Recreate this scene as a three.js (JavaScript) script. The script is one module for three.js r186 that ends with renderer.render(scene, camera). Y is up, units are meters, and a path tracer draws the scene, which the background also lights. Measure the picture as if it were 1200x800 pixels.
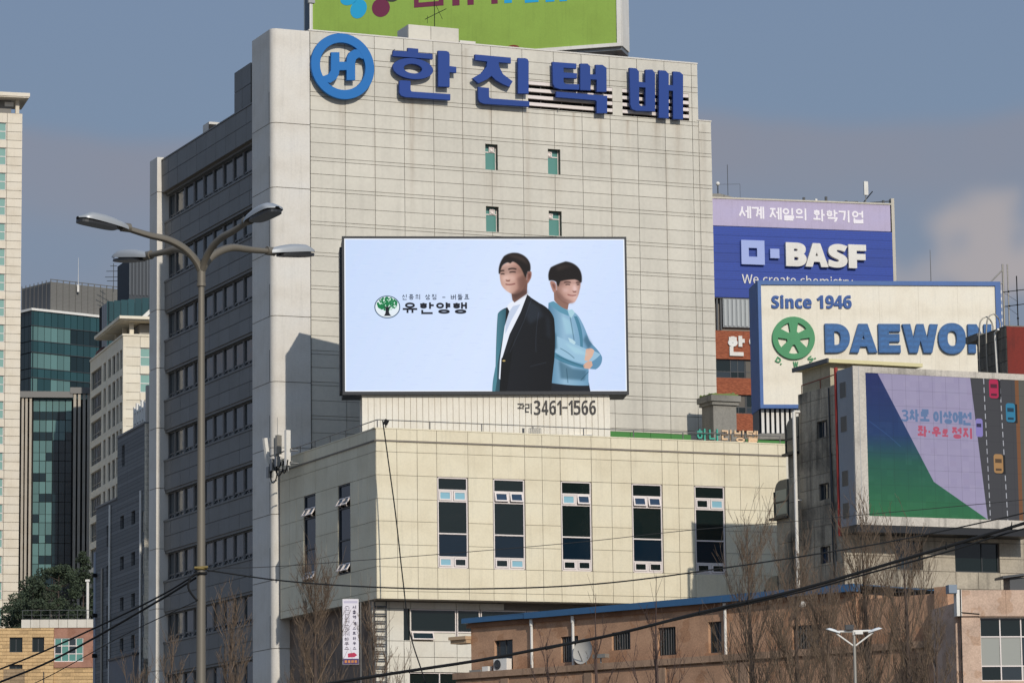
import * as THREE from 'three';
import { FontLoader } from 'three/addons/loaders/FontLoader.js';
import { TextGeometry } from 'three/addons/geometries/TextGeometry.js';
import { mergeGeometries } from 'three/addons/utils/BufferGeometryUtils.js';

// ------------------------------------------------------------------ camera, sky, sun, exposure
const scene = new THREE.Scene();
const R = (d) => d * Math.PI / 180;
const camera = new THREE.PerspectiveCamera(11.131, 1200 / 800, 0.5, 6000);
camera.position.set(0, 1.6, 0);
camera.rotation.set(R(8.610), 0, R(-0.719), 'YXZ');
scene.add(camera);

const renderer = new THREE.WebGLRenderer({ antialias: true });
renderer.toneMapping = THREE.LinearToneMapping;
renderer.toneMappingExposure = 1.0;
renderer.shadowMap.enabled = true;

let seedState = 12345;
function reseed(s) { seedState = s >>> 0; }
function rnd() { seedState = (seedState + 0x6d2b79f5) >>> 0; let t = seedState; t = Math.imul(t ^ (t >>> 15), t | 1); t ^= t + Math.imul(t ^ (t >>> 7), t | 61); return ((t ^ (t >>> 14)) >>> 0) / 4294967296; }
const rr = (a, b) => a + (b - a) * rnd();
const mix = (a, b, t) => a + (b - a) * t;
const clamp01 = (t) => Math.min(1, Math.max(0, t));
const sstep = (a, b, x) => { const t = clamp01((x - a) / (b - a)); return t * t * (3 - 2 * t); };
function hash2(x, y, s) { let h = Math.imul(x | 0, 374761393) ^ Math.imul(y | 0, 668265263) ^ Math.imul(s | 0, 2147483647 ^ 0x9e3779b1); h = Math.imul(h ^ (h >>> 13), 1274126177); return ((h ^ (h >>> 16)) >>> 0) / 4294967296; }
// value noise, tiling with period (px, py)
function vnoise(x, y, px, py, s) {
  const ix = Math.floor(x), iy = Math.floor(y), fx = x - ix, fy = y - iy, u = fx * fx * (3 - 2 * fx), v = fy * fy * (3 - 2 * fy);
  const m = (a, n) => ((a % n) + n) % n;
  const a = hash2(m(ix, px), m(iy, py), s), b = hash2(m(ix + 1, px), m(iy, py), s), c = hash2(m(ix, px), m(iy + 1, py), s), d = hash2(m(ix + 1, px), m(iy + 1, py), s);
  return mix(mix(a, b, u), mix(c, d, u), v);
}
function fbm(x, y, px, py, s, oct = 4) { let a = 0.5, sum = 0, n = 0; for (let i = 0; i < oct; i++) { sum += a * vnoise(x, y, px, py, s + i * 17); n += a; a *= 0.5; x *= 2; y *= 2; px *= 2; py *= 2; } return sum / n; }

const SUN = new THREE.Vector3(Math.sin(R(22.6)) * Math.cos(R(28.5)), Math.sin(R(28.5)), Math.cos(R(22.6)) * Math.cos(R(28.5)));
const CLOUDS = (() => { reseed(77); const o = [[-82.2, 10.0, 1.2, 0.75, 0.95], [-80.9, 9.6, 1.3, 0.7, 0.8], [-83.6, 9.5, 1.3, 0.5, 0.6], [-79.5, 10.2, 1.4, 0.6, 0.7]]; for (let k = 0; k < 34; k++) { const a = rr(-180, 180); if (a > -104 && a < -76) continue; o.push([a, rr(5, 13), rr(1.5, 4), rr(0.6, 1.5), rr(0.4, 0.8)]); } return o; })();
function skyTexture() {   // hazy winter sky: grey blue air, a low mauve cloud bank all round, a few lighter puffs
  const W = 2048, H = 1024, data = new Float32Array(W * H * 4);
  const stops = [[-90, 0.20, 0.20, 0.22], [0, 0.225, 0.245, 0.295], [6, 0.205, 0.243, 0.315], [11, 0.190, 0.260, 0.365], [16, 0.176, 0.246, 0.372], [40, 0.17, 0.26, 0.43], [90, 0.15, 0.24, 0.42]];
  for (let j = 0; j < H; j++) {
    const el = ((j + 0.5) / H - 0.5) * 180, y = Math.sin(R(el)), cy = Math.cos(R(el));
    let k = 0; while (k < stops.length - 2 && el > stops[k + 1][0]) k++;
    const t = clamp01((el - stops[k][0]) / (stops[k + 1][0] - stops[k][0]));
    for (let i = 0; i < W; i++) {
      const az = ((i + 0.5) / W - 0.5) * 360, x = Math.cos(R(az)) * cy, z = Math.sin(R(az)) * cy;
      const c = [1, 2, 3].map((q) => 1.06 * mix(stops[k][q], stops[k + 1][q], t));
      const ua = (az + 180) / 360;
      // cloud bank: its top wavers round 11 degrees and it thins out below
      const edge = 11.45 + 1.3 * fbm(ua * 60, 3.3, 60, 64, 5, 4) + 0.5 * (vnoise(ua * 240, 1.5, 240, 64, 9) - 0.5);
      const bank = sstep(edge + 0.12, edge - 0.22, el) * (0.28 + 0.72 * sstep(edge - 2.0, edge - 0.7, el)) * sstep(-2, 3, el);
      const body = fbm(ua * 90, el * 0.28 + 20, 90, 64, 21, 4);
      const wisp = fbm(ua * 300, el * 1.3 + 3, 300, 256, 88, 4), b = bank * (0.45 + 0.5 * body + 0.35 * (wisp - 0.5)) * 0.85;
      const bc = [0.272, 0.266, 0.308];
      for (let q = 0; q < 3; q++) c[q] = mix(c[q], bc[q], b);
      // lighter warm puffs low down
      const pf = fbm(ua * 140 + 0.37, el * 0.42 + 7.1, 140, 64, 41, 4);
      const puff = sstep(0.54, 0.74, pf) * sstep(2, 5, el) * sstep(11, 8.0, el);
      const pc = [0.37, 0.335, 0.345];
      for (let q = 0; q < 3; q++) c[q] = mix(c[q], pc[q], puff * 0.75);
      for (const [ca, ce, cw, ch, k] of CLOUDS) {   // soft heaps of fair weather cloud, scattered all round
        let da = az - ca; da -= 360 * Math.round(da / 360); const dx = da / cw, dy = (el - ce) / ch; if (dx * dx + dy * dy > 4) continue;
        const n2 = fbm(ua * 420 + ca, el * 1.1 + 31, 420, 256, 57, 4), m = sstep(0.3, 0.75, (1 - 0.6 * (dx * dx + dy * dy)) * 0.75 + (n2 - 0.5) * 2.2) * k;
        c[0] = mix(c[0], 0.40, m); c[1] = mix(c[1], 0.375, m); c[2] = mix(c[2], 0.39, m);
      }
      const g = Math.max(0, x * SUN.x + y * SUN.y + z * SUN.z), glow = el > -3 ? 1.1 * Math.pow(g, 6) + 0.5 * g : 0;
      const o = (j * W + i) * 4;
      data[o] = c[0] * (1 + glow * 1.1); data[o + 1] = c[1] * (1 + glow); data[o + 2] = c[2] * (1 + glow * 0.85); data[o + 3] = 1;
    }
  }
  const tx = new THREE.DataTexture(data, W, H, THREE.RGBAFormat, THREE.FloatType);
  tx.mapping = THREE.EquirectangularReflectionMapping; tx.magFilter = THREE.LinearFilter; tx.minFilter = THREE.LinearFilter; tx.wrapS = THREE.RepeatWrapping; tx.needsUpdate = true;
  return tx;
}
const skyTex = skyTexture();
scene.background = skyTex;
scene.environment = skyTex;

const sun = new THREE.DirectionalLight(new THREE.Color().setRGB(1.0, 0.955, 0.88), 3.0);
sun.name = 'sun';
sun.position.copy(SUN).multiplyScalar(400).add(new THREE.Vector3(0, 20, -190));
sun.target.position.set(0, 20, -190);
sun.castShadow = true;
sun.shadow.mapSize.set(4096, 4096);
Object.assign(sun.shadow.camera, { left: -150, right: 150, top: 120, bottom: -120, near: 10, far: 1200 });
scene.add(sun, sun.target);

// ------------------------------------------------------------------ helpers
const font = await new FontLoader().loadAsync('fonts/droid/droid_sans_bold.typeface.json');
const fontR = await new FontLoader().loadAsync('fonts/droid/droid_sans_regular.typeface.json');
const taken = new Map();
function numbered(name) { const n = taken.get(name) ?? 0; taken.set(name, n + 1); return n ? name + '_' + String(n).padStart(3, '0') : name; }
function tag(o, label, category, group, kind) { o.userData.label = label; o.userData.category = category; if (group) o.userData.group = group; if (kind) o.userData.kind = kind; return o; }
function thing(name, label, category, x, y, z, rotDeg = 0, group) { const o = new THREE.Group(); o.name = numbered(name); o.position.set(x, y, z); o.rotation.y = R(rotDeg); scene.add(o); return tag(o, label, category, group); }
const flat = (g) => (g.index ? g.toNonIndexed() : g);
function join(list) { const l = list.map((g) => { const f = flat(g); for (const k of Object.keys(f.attributes)) if (!['position', 'normal', 'uv'].includes(k)) f.deleteAttribute(k); return f; }); return l.length === 1 ? l[0] : mergeGeometries(l); }
function part(name, geos, mat, parent) {
  const m = new THREE.Mesh(Array.isArray(geos) ? join(geos) : geos, mat); m.name = name; m.castShadow = m.receiveShadow = true; parent.add(m); return m;
}
function solo(name, geos, mat, label, category, group, kind) { const m = part(numbered(name), geos, mat, scene); return tag(m, label, category, group, kind); }
function metreUV(g) {
  const p = g.attributes.position, n = g.attributes.normal, uv = g.attributes.uv ?? new THREE.BufferAttribute(new Float32Array(p.count * 2), 2);
  for (let i = 0; i < p.count; i++) {
    const ax = Math.abs(n.getX(i)), ay = Math.abs(n.getY(i)), az = Math.abs(n.getZ(i));
    if (az >= ax && az >= ay) uv.setXY(i, p.getX(i), p.getY(i)); else if (ax >= ay) uv.setXY(i, p.getZ(i) + 3.7, p.getY(i)); else uv.setXY(i, p.getX(i), p.getZ(i));
  }
  g.setAttribute('uv', uv); return g;
}
const box = (x0, x1, y0, y1, z0, z1) => metreUV(new THREE.BoxGeometry(Math.abs(x1 - x0), Math.abs(y1 - y0), Math.abs(z1 - z0)).translate((x0 + x1) / 2, (y0 + y1) / 2, (z0 + z1) / 2));
function bar(a, b, r0, r1 = r0, sides = 8) {   // a tapered rod between two points
  const A = new THREE.Vector3(...a), B = new THREE.Vector3(...b), d = B.clone().sub(A), g = new THREE.CylinderGeometry(r1, r0, d.length(), sides);
  g.applyQuaternion(new THREE.Quaternion().setFromUnitVectors(new THREE.Vector3(0, 1, 0), d.clone().normalize())); g.translate((A.x + B.x) / 2, (A.y + B.y) / 2, (A.z + B.z) / 2); return g;
}
function tube(pts, r, seg = 24, sides = 6) { return new THREE.TubeGeometry(new THREE.CatmullRomCurve3(pts.map((p) => new THREE.Vector3(...p))), seg, r, sides, false); }
function prism(pts, z0, z1, holes = [], bevel = 0) {   // outline in x, y pushed from z0 to z1
  const s = new THREE.Shape(pts.map((p) => new THREE.Vector2(...p)));
  for (const h of holes) s.holes.push(new THREE.Path(h.map((p) => new THREE.Vector2(...p))));
  const g = new THREE.ExtrudeGeometry(s, { depth: z1 - z0 - bevel, bevelEnabled: bevel > 0, bevelThickness: bevel, bevelSize: bevel, bevelSegments: 1, curveSegments: 12 });
  g.translate(0, 0, z0); return metreUV(g);
}
function ringPts(cx, cy, rx, ry, n = 40) { const o = []; for (let i = 0; i < n; i++) o.push([cx + rx * Math.cos(i / n * 2 * Math.PI), cy + ry * Math.sin(i / n * 2 * Math.PI)]); return o; }
// cells of a rectangle left over once the holes [x0,x1,y0,y1] are cut out
function cutRect(x0, x1, y0, y1, holes) {
  const hs = holes.filter((h) => h[0] < x1 - 1e-4 && h[1] > x0 + 1e-4 && h[2] < y1 - 1e-4 && h[3] > y0 + 1e-4);
  if (!hs.length) return [[x0, x1, y0, y1]];
  const ys = [...new Set([y0, y1, ...hs.flatMap((h) => [h[2], h[3]])].filter((v) => v >= y0 && v <= y1))].sort((a, b) => a - b), out = [];
  for (let i = 0; i + 1 < ys.length; i++) {
    const ym = (ys[i] + ys[i + 1]) / 2, row = hs.filter((h) => h[2] < ym && h[3] > ym).sort((a, b) => a[0] - b[0]);
    let x = x0; for (const h of row) { if (h[0] > x + 1e-4) out.push([x, h[0], ys[i], ys[i + 1]]); x = Math.max(x, h[1]); }
    if (x < x1 - 1e-4) out.push([x, x1, ys[i], ys[i + 1]]);
  }
  return out;
}
// A facade: parts are given in its own metres (u along the wall, v up, w out of the wall)
class Facade {
  constructor(root, ox, oz, rotDeg = 0) { Object.assign(this, { root, ox, oz, rot: R(rotDeg) }); }
  add(name, geos, mat, parent) {
    if (parent) return part(name, geos, mat, parent);
    const m = part(name, geos, mat, this.root); m.position.set(this.ox, 0, this.oz); m.rotation.y = this.rot; return m;
  }
  wall(name, x0, x1, y0, y1, w0, w1, holes, mat) { return this.add(name, cutRect(x0, x1, y0, y1, holes).map((c) => box(c[0], c[1], c[2], c[3], w0, w1)), mat); }
  panels(name, xs, ys, w0, w1, gap, mats, { holes = [], keep = () => true, stuff = null } = {}) {
    const rest = [];
    for (let j = 0; j + 1 < ys.length; j++) for (let i = 0; i + 1 < xs.length; i++) {
      const cells = cutRect(xs[i] + gap / 2, xs[i + 1] - gap / 2, ys[j] + gap / 2, ys[j + 1] - gap / 2, holes);
      const dw = rr(-0.004, 0.004), geos = cells.filter((c) => c[1] - c[0] > 0.02 && c[3] - c[2] > 0.02).map((c) => box(c[0], c[1], c[2], c[3], w0, w1 + dw));
      if (!geos.length) continue;
      if (!keep(xs[i], xs[i + 1], ys[j], ys[j + 1])) { rest.push(...geos); continue; }
      this.add(name, geos, mats[Math.floor(rnd() * mats.length)]);
    }
    if (rest.length && stuff) { const m = this.add(stuff, rest, mats[0]); m.userData.kind = 'stuff'; }
  }
  // frame with panes: rows is a list of [v0, v1, number of panes]
  window(u0, u1, v0, v1, w, frameMat, glassMat, { cols = 2, rows = 1, f = 0.06, d = 0.08, colAt, rowAt } = {}) {
    const us = colAt ?? Array.from({ length: cols + 1 }, (_, i) => mix(u0, u1, i / cols)), vs = rowAt ?? Array.from({ length: rows + 1 }, (_, i) => mix(v0, v1, i / rows));
    const g = [box(u0, u1, v0, v0 + f, w, w + d), box(u0, u1, v1 - f, v1, w, w + d), box(u0, u0 + f, v0 + f, v1 - f, w, w + d), box(u1 - f, u1, v0 + f, v1 - f, w, w + d)];
    for (let i = 1; i + 1 < us.length; i++) g.push(box(us[i] - f / 2, us[i] + f / 2, v0 + f, v1 - f, w + 0.004, w + d - 0.004));
    for (let j = 1; j + 1 < vs.length; j++) g.push(box(u0 + f, u1 - f, vs[j] - f / 2, vs[j] + f / 2, w + 0.008, w + d - 0.008));
    const fr = this.add('window', g, frameMat);
    for (let i = 0; i + 1 < us.length; i++) for (let j = 0; j + 1 < vs.length; j++) {
      const gm = Array.isArray(glassMat) ? glassMat[Math.floor(rnd() * glassMat.length)] : glassMat;
      part('glass_pane', box(us[i] + 0.02, us[i + 1] - 0.02, vs[j] + 0.02, vs[j + 1] - 0.02, w + d * 0.3, w + d * 0.45), gm, fr);
    }
    return fr;
  }
}
// ------------------------------------------------------------------ materials
function texture(w, h, fn, metres, srgb = true, metresY = metres) {
  const data = new Uint8Array(w * h * 4);
  for (let j = 0; j < h; j++) for (let i = 0; i < w; i++) { const c = fn(i / w, j / h), o = (j * w + i) * 4; const a = Array.isArray(c) ? c : [c, c, c]; data[o] = clamp01(a[0]) * 255; data[o + 1] = clamp01(a[1]) * 255; data[o + 2] = clamp01(a[2]) * 255; data[o + 3] = 255; }
  const t = new THREE.DataTexture(data, w, h); t.wrapS = t.wrapT = THREE.RepeatWrapping; t.magFilter = THREE.LinearFilter; t.minFilter = THREE.LinearMipmapLinearFilter; t.generateMipmaps = true;
  if (srgb) t.colorSpace = THREE.SRGBColorSpace; t.repeat.set(1 / metres, 1 / metresY); t.needsUpdate = true; return t;
}
// grain, blotches and rain runs of dirt
const grime = texture(512, 512, (u, v) => {
  const fine = fbm(u * 128, v * 128, 128, 128, 3, 2), blot = fbm(u * 6, v * 6, 6, 6, 11, 4), run = fbm(u * 70, v * 3, 70, 3, 23, 3);
  const d = 0.975 - 0.05 * (fine - 0.5) - 0.10 * Math.max(0, blot - 0.5) - 0.12 * Math.max(0, run - 0.58); return [d, d * (1 - 0.02 * blot), d * (1 - 0.05 * blot)];
}, 7.3);
const heavyGrime = texture(512, 512, (u, v) => {
  const fine = fbm(u * 140, v * 140, 140, 140, 53, 3), blot = fbm(u * 5, v * 5, 5, 5, 61, 5), run = fbm(u * 46, v * 2, 46, 2, 73, 4);
  const d = 0.96 - 0.16 * (fine - 0.5) - 0.55 * Math.max(0, blot - 0.48) - 0.55 * Math.max(0, run - 0.52); return [d, d * 0.985, d * 0.96];
}, 9.1);
const cementTex = texture(512, 512, (u, v) => {   // bare cement with black water stains
  const fine = fbm(u * 140, v * 140, 140, 140, 153, 3), blot = fbm(u * 6, v * 6, 6, 6, 161, 5), run = fbm(u * 34, v * 3, 34, 3, 173, 4);
  const d = 0.9 - 0.2 * (fine - 0.5) - 0.9 * Math.max(0, blot - 0.42) - 0.7 * Math.max(0, run - 0.48); return [d, d * 0.98, d * 0.94];
}, 7.7);
const plasterTex = texture(512, 512, (u, v) => {
  const fine = fbm(u * 150, v * 150, 150, 150, 83, 3), blot = fbm(u * 7, v * 7, 7, 7, 91, 5), patch = sstep(0.60, 0.64, fbm(u * 9 + 3, v * 9, 9, 9, 97, 4));
  const d = 0.95 - 0.20 * (fine - 0.5) - 0.28 * (blot - 0.45) - 0.05 * patch; return [d, d * (0.985 - 0.03 * patch), d * (0.97 - 0.06 * patch)];
}, 6.1);
const brickTex = texture(512, 512, (u, v) => {
  const rows = 40, cols = 12, y = v * rows, row = Math.floor(y), x = u * cols + (row % 2) * 0.5, m = (y - row < 0.16 || x - Math.floor(x) < 0.05);
  const t = hash2(Math.floor(x) % cols, row, 7), f = fbm(u * 90, v * 90, 90, 90, 3, 2);
  return m ? [0.78, 0.68, 0.6] : [0.80 + 0.2 * t - 0.1 * f, 0.74 + 0.22 * t - 0.1 * f, 0.7 + 0.22 * t - 0.1 * f];
}, 2.8);
const sidingTex = texture(256, 512, (u, v) => {
  const rows = 12, y = v * rows, row = Math.floor(y), f = fbm(u * 60, v * 60, 60, 60, 31, 3), t = hash2(row, 4, 5);
  const d = 0.86 + 0.12 * t - 0.2 * (f - 0.5); return (y - row < 0.1) ? d * 0.52 : d;
}, 3.4);
const stoneTex = texture(512, 512, (u, v) => {
  const rows = 12, y = v * rows, row = Math.floor(y), x = u * 5 + (row % 2) * 0.5, m = (y - row < 0.12 || x - Math.floor(x) < 0.015), f = fbm(u * 80, v * 80, 80, 80, 37, 3), t = hash2(Math.floor(x) % 5, row, 19);
  const d = 0.84 + 0.16 * t - 0.24 * (f - 0.5); return m ? [d * 0.6, d * 0.55, d * 0.48] : [d, d * 0.98, d * 0.94];
}, 3.6);
const meshTex = texture(256, 256, (u, v) => 0.82 + 0.16 * fbm(u * 100, v * 100, 100, 100, 67, 2) + 0.04 * Math.sign(Math.sin(v * 2 * Math.PI * 24)), 5);
const barkTex = texture(128, 256, (u, v) => 0.7 + 0.5 * (fbm(u * 20, v * 8, 20, 8, 77, 4) - 0.5) + 0.2, 0.8);
const paneBump = texture(128, 128, (u, v) => fbm(u * 5, v * 5, 5, 5, 141, 3), 2.3, false);
// the tower's own dirt, metre for metre: rain runs below the sign letters, their brackets and the windows
const towerTex = (() => {
  const W = 1024, H = 1024, X0 = 0, X1 = 29, Y0 = 22, Y1 = 50.5;
  const runs = [[8.6, 46, 7.5, 0.16, 0.20], [9.2, 46, 3.5, 0.2, 0.10], [4.3, 45.4, 3, 0.25, 0.10], [12.0, 49.2, 3.6, 0.15, 0.10], [13.6, 45.8, 2.5, 0.12, 0.12], [15.9, 45.8, 15, 0.16, 0.10], [18.9, 45.9, 3.4, 0.10, 0.16], [17.2, 45.9, 2.2, 0.3, 0.08], [20.6, 45.8, 4, 0.15, 0.12], [22.4, 45.7, 2.6, 0.12, 0.18], [24.3, 45.7, 2.4, 0.22, 0.14], [25.7, 45.7, 5, 0.25, 0.12], [13.6, 42.0, 2.6, 0.5, 0.08], [17.6, 42.0, 2.6, 0.5, 0.08], [6.3, 44, 9, 0.1, 0.06], [21.3, 44, 12, 0.1, 0.08], [24.9, 44, 13, 0.1, 0.09], [11.8, 49, 16, 0.08, 0.07], [27.3, 45.8, 14, 0.3, 0.07]];
  const data = new Uint8Array(W * H * 4);
  for (let j = 0; j < H; j++) for (let i = 0; i < W; i++) {
    const x = mix(X0, X1, i / W), y = mix(Y0, Y1, j / H);
    let d = 0.965 - 0.05 * (fbm(i / 5, j / 5, 400, 400, 5, 3) - 0.5) - 0.09 * (fbm(x * 0.35, y * 0.35, 60, 60, 8, 3) - 0.5), rust = 0;
    d -= 0.10 * Math.max(0, fbm(x * 4, y * 0.18, 200, 60, 15, 3) - 0.5);
    for (const [rx, ry, len, wd, k] of runs) { if (y > ry || y < ry - len) continue; const t = (ry - y) / len, wob = 0.05 * (vnoise(y * 1.3, rx * 3, 99, 99, 4) - 0.5), q = Math.exp(-(((x - rx - wob) / wd) ** 2)) * (1 - t) * (0.35 + 0.65 * vnoise(x * 26, y * 1.6, 999, 99, 33)); rust += k * q; }
    const o = (j * W + i) * 4; data[o] = clamp01(d - rust * 0.8) * 255; data[o + 1] = clamp01(d * 0.995 - rust * 1.0) * 255; data[o + 2] = clamp01(d * 0.98 - rust * 1.15) * 255; data[o + 3] = 255;
  }
  const t = new THREE.DataTexture(data, W, H); t.magFilter = THREE.LinearFilter; t.minFilter = THREE.LinearMipmapLinearFilter; t.generateMipmaps = true; t.colorSpace = THREE.SRGBColorSpace; t.wrapS = t.wrapT = THREE.RepeatWrapping;
  t.repeat.set(1 / (X1 - X0), 1 / (Y1 - Y0)); t.offset.set(-X0 / (X1 - X0), -Y0 / (Y1 - Y0)); t.needsUpdate = true; return t;
})();
const std = (hex, roughness = 0.85, extra = {}) => new THREE.MeshStandardMaterial({ color: new THREE.Color(hex), roughness, ...extra });
const tones = (hex, n, spread, roughness, extra) => Array.from({ length: n }, (_, i) => { const m = std(hex, roughness, extra); m.color.multiplyScalar(1 + spread * (i / (n - 1) - 0.5) * 2); return m; });
const M = {
  joint: std('#7d7468', 0.95), darkJoint: std('#22211f', 0.95),
  tower: tones('#cfc8ba', 5, 0.03, 0.6, { map: towerTex }),
  pier: tones('#d6d0c6', 3, 0.02, 0.75, { map: grime }),
  spandrel: tones('#71706d', 4, 0.06, 0.55, { map: grime }),
  annex: tones('#e0d5b9', 5, 0.02, 0.6, { map: grime }),
  annexLow: tones('#d9d3c4', 3, 0.03, 0.6, { map: grime }),
  roof: std('#7b7a76', 0.95, { map: heavyGrime }),
  glass: new THREE.MeshPhysicalMaterial({ color: new THREE.Color('#16201f'), roughness: 0.06, specularIntensity: 1, ior: 1.5, bumpMap: paneBump, bumpScale: 0.006 }),
  glassBlue: new THREE.MeshPhysicalMaterial({ color: new THREE.Color('#10202c'), roughness: 0.05, ior: 1.5, bumpMap: paneBump, bumpScale: 0.006 }),
  glassSide: new THREE.MeshPhysicalMaterial({ color: new THREE.Color('#2a3236'), roughness: 0.08, ior: 1.6, bumpMap: paneBump, bumpScale: 0.006 }),
  glassCurtain: std('#50483c', 0.35),
  glassTeal: new THREE.MeshPhysicalMaterial({ color: new THREE.Color('#5c8b80'), roughness: 0.15, ior: 1.5 }),
  glassMint: new THREE.MeshPhysicalMaterial({ color: new THREE.Color('#82a498'), roughness: 0.12, ior: 1.5 }),
  paneLight: new THREE.MeshPhysicalMaterial({ color: new THREE.Color('#86b0bb'), roughness: 0.15, ior: 1.5 }),
  paneNavy: new THREE.MeshPhysicalMaterial({ color: new THREE.Color('#2b3c50'), roughness: 0.1, ior: 1.5 }),
  frameWhite: std('#dccfc6', 0.5), frameDark: std('#3a3b3c', 0.5), alu: std('#a9a8a4', 0.4, { metalness: 0.4 }), aluDark: std('#6d6a66', 0.45, { metalness: 0.3 }),
  signBlue: tones('#0f387f', 3, 0.05, 0.7), emblem: std('#0a66a8', 0.7), black: std('#17171a', 0.5), ledBody: std('#2c2e33', 0.5, { map: grime }),
  cabinet: std('#e8e0cf', 0.6, { map: grime }), lettering: std('#3f3b37', 0.7),
  white: std('#e2ded6', 0.7, { map: grime }), steel: std('#8b8a87', 0.4, { metalness: 0.6 }), galv: std('#a5a096', 0.45, { metalness: 0.5, map: grime }),
  wire: std('#070707', 0.9), greyWire: std('#242322', 0.9), bark: std('#5a4b41', 0.95, { map: barkTex }), twig: std('#75624f', 0.95), twigDark: std('#54423a', 0.95),
  pine: tones('#3a4430', 3, 0.2, 0.9), concrete: std('#8d8a83', 0.9, { map: heavyGrime }), rust: std('#8a4a35', 0.8, { map: heavyGrime }), redPipe: std('#8f2418', 0.6), green: std('#3f7a35', 0.7), moss: std('#6d7a45', 0.95),
};
// ------------------------------------------------------------------ hangul, drawn as strokes in a unit square (y down)
const JL = 'ㄱㄲㄴㄷㄸㄹㅁㅂㅃㅅㅆㅇㅈㅉㅊㅋㅌㅍㅎ', JV = 'ㅏㅐㅑㅒㅓㅔㅕㅖㅗㅘㅙㅚㅛㅜㅝㅞㅟㅠㅡㅢㅣ', JT = ' ㄱㄲㄳㄴㄵㄶㄷㄹㄺㄻㄼㄽㄾㄿㅀㅁㅂㅄㅅㅆㅇㅈㅊㅋㅌㅍㅎ';
const JAMO = {
  ㄱ: [[[0, 0], [1, 0], [0.9, 0.55], [0.72, 1]]], ㄴ: [[[0, 0], [0, 1], [1, 1]]], ㄷ: [[[1, 0], [0, 0], [0, 1], [1, 1]]], ㄹ: [[[0, 0], [1, 0], [1, 0.48], [0, 0.48], [0, 1], [1, 1]]],
  ㅁ: [[[0, 0], [1, 0], [1, 1], [0, 1], [0, -0.001]]], ㅂ: [[[0, 0], [0, 1], [1, 1], [1, 0]], [[0, 0.48], [1, 0.48]]], ㅅ: [[[0.5, 0], [0.45, 0.35], [0, 1]], [[0.47, 0.35], [1, 1]]], ㅇ: [{ c: [0.5, 0.5, 0.5, 0.5] }],
  ㅈ: [[[0, 0], [1, 0]], [[0.5, 0], [0.45, 0.4], [0, 1]], [[0.47, 0.42], [1, 1]]], ㅊ: [[[0.5, -0.12], [0.5, 0.1]], [[0, 0.2], [1, 0.2]], [[0.5, 0.2], [0.45, 0.5], [0, 1]], [[0.47, 0.52], [1, 1]]], ㅌ: [[[1, 0], [0, 0], [0, 1], [1, 1]], [[0, 0.5], [0.95, 0.5]]],
  ㅍ: [[[0, 0], [1, 0]], [[0, 1], [1, 1]], [[0.3, 0], [0.3, 1]], [[0.7, 0], [0.7, 1]]], ㅎ: [[[0.5, -0.1], [0.5, 0.1]], [[0, 0.22], [1, 0.22]], { c: [0.5, 0.7, 0.42, 0.3] }],
  ㅏ: [[[0.35, 0], [0.35, 1]], [[0.35, 0.45], [1, 0.45]]], ㅐ: [[[0.15, 0], [0.15, 1]], [[0.85, 0], [0.85, 1]], [[0.15, 0.48], [0.85, 0.48]]], ㅑ: [[[0.35, 0], [0.35, 1]], [[0.35, 0.3], [1, 0.3]], [[0.35, 0.62], [1, 0.62]]],
  ㅓ: [[[0.8, 0], [0.8, 1]], [[0, 0.42], [0.8, 0.42]]], ㅔ: [[[0.45, 0], [0.45, 1]], [[0.95, 0], [0.95, 1]], [[-0.1, 0.42], [0.45, 0.42]]], ㅕ: [[[0.8, 0], [0.8, 1]], [[0, 0.28], [0.8, 0.28]], [[0, 0.6], [0.8, 0.6]]], ㅖ: [[[0.45, 0], [0.45, 1]], [[0.95, 0], [0.95, 1]], [[-0.1, 0.3], [0.45, 0.3]], [[-0.1, 0.6], [0.45, 0.6]]],
  ㅣ: [[[0.6, 0], [0.6, 1]]], ㅗ: [[[0, 1], [1, 1]], [[0.5, 0], [0.5, 1]]], ㅛ: [[[0, 1], [1, 1]], [[0.33, 0], [0.33, 1]], [[0.67, 0], [0.67, 1]]], ㅜ: [[[0, 0], [1, 0]], [[0.5, 0], [0.5, 1]]], ㅠ: [[[0, 0], [1, 0]], [[0.33, 0], [0.33, 1]], [[0.67, 0], [0.67, 1]]], ㅡ: [[[0, 0.5], [1, 0.5]]],
};
function placeJamo(j, [x0, y0, x1, y1], out) {
  for (const s of JAMO[j]) out.push(s.c ? { c: [mix(x0, x1, s.c[0]), mix(y0, y1, s.c[1]), s.c[2] * (x1 - x0), s.c[3] * (y1 - y0)] } : s.map(([x, y]) => [mix(x0, x1, x), mix(y0, y1, y)]));
}
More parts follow.
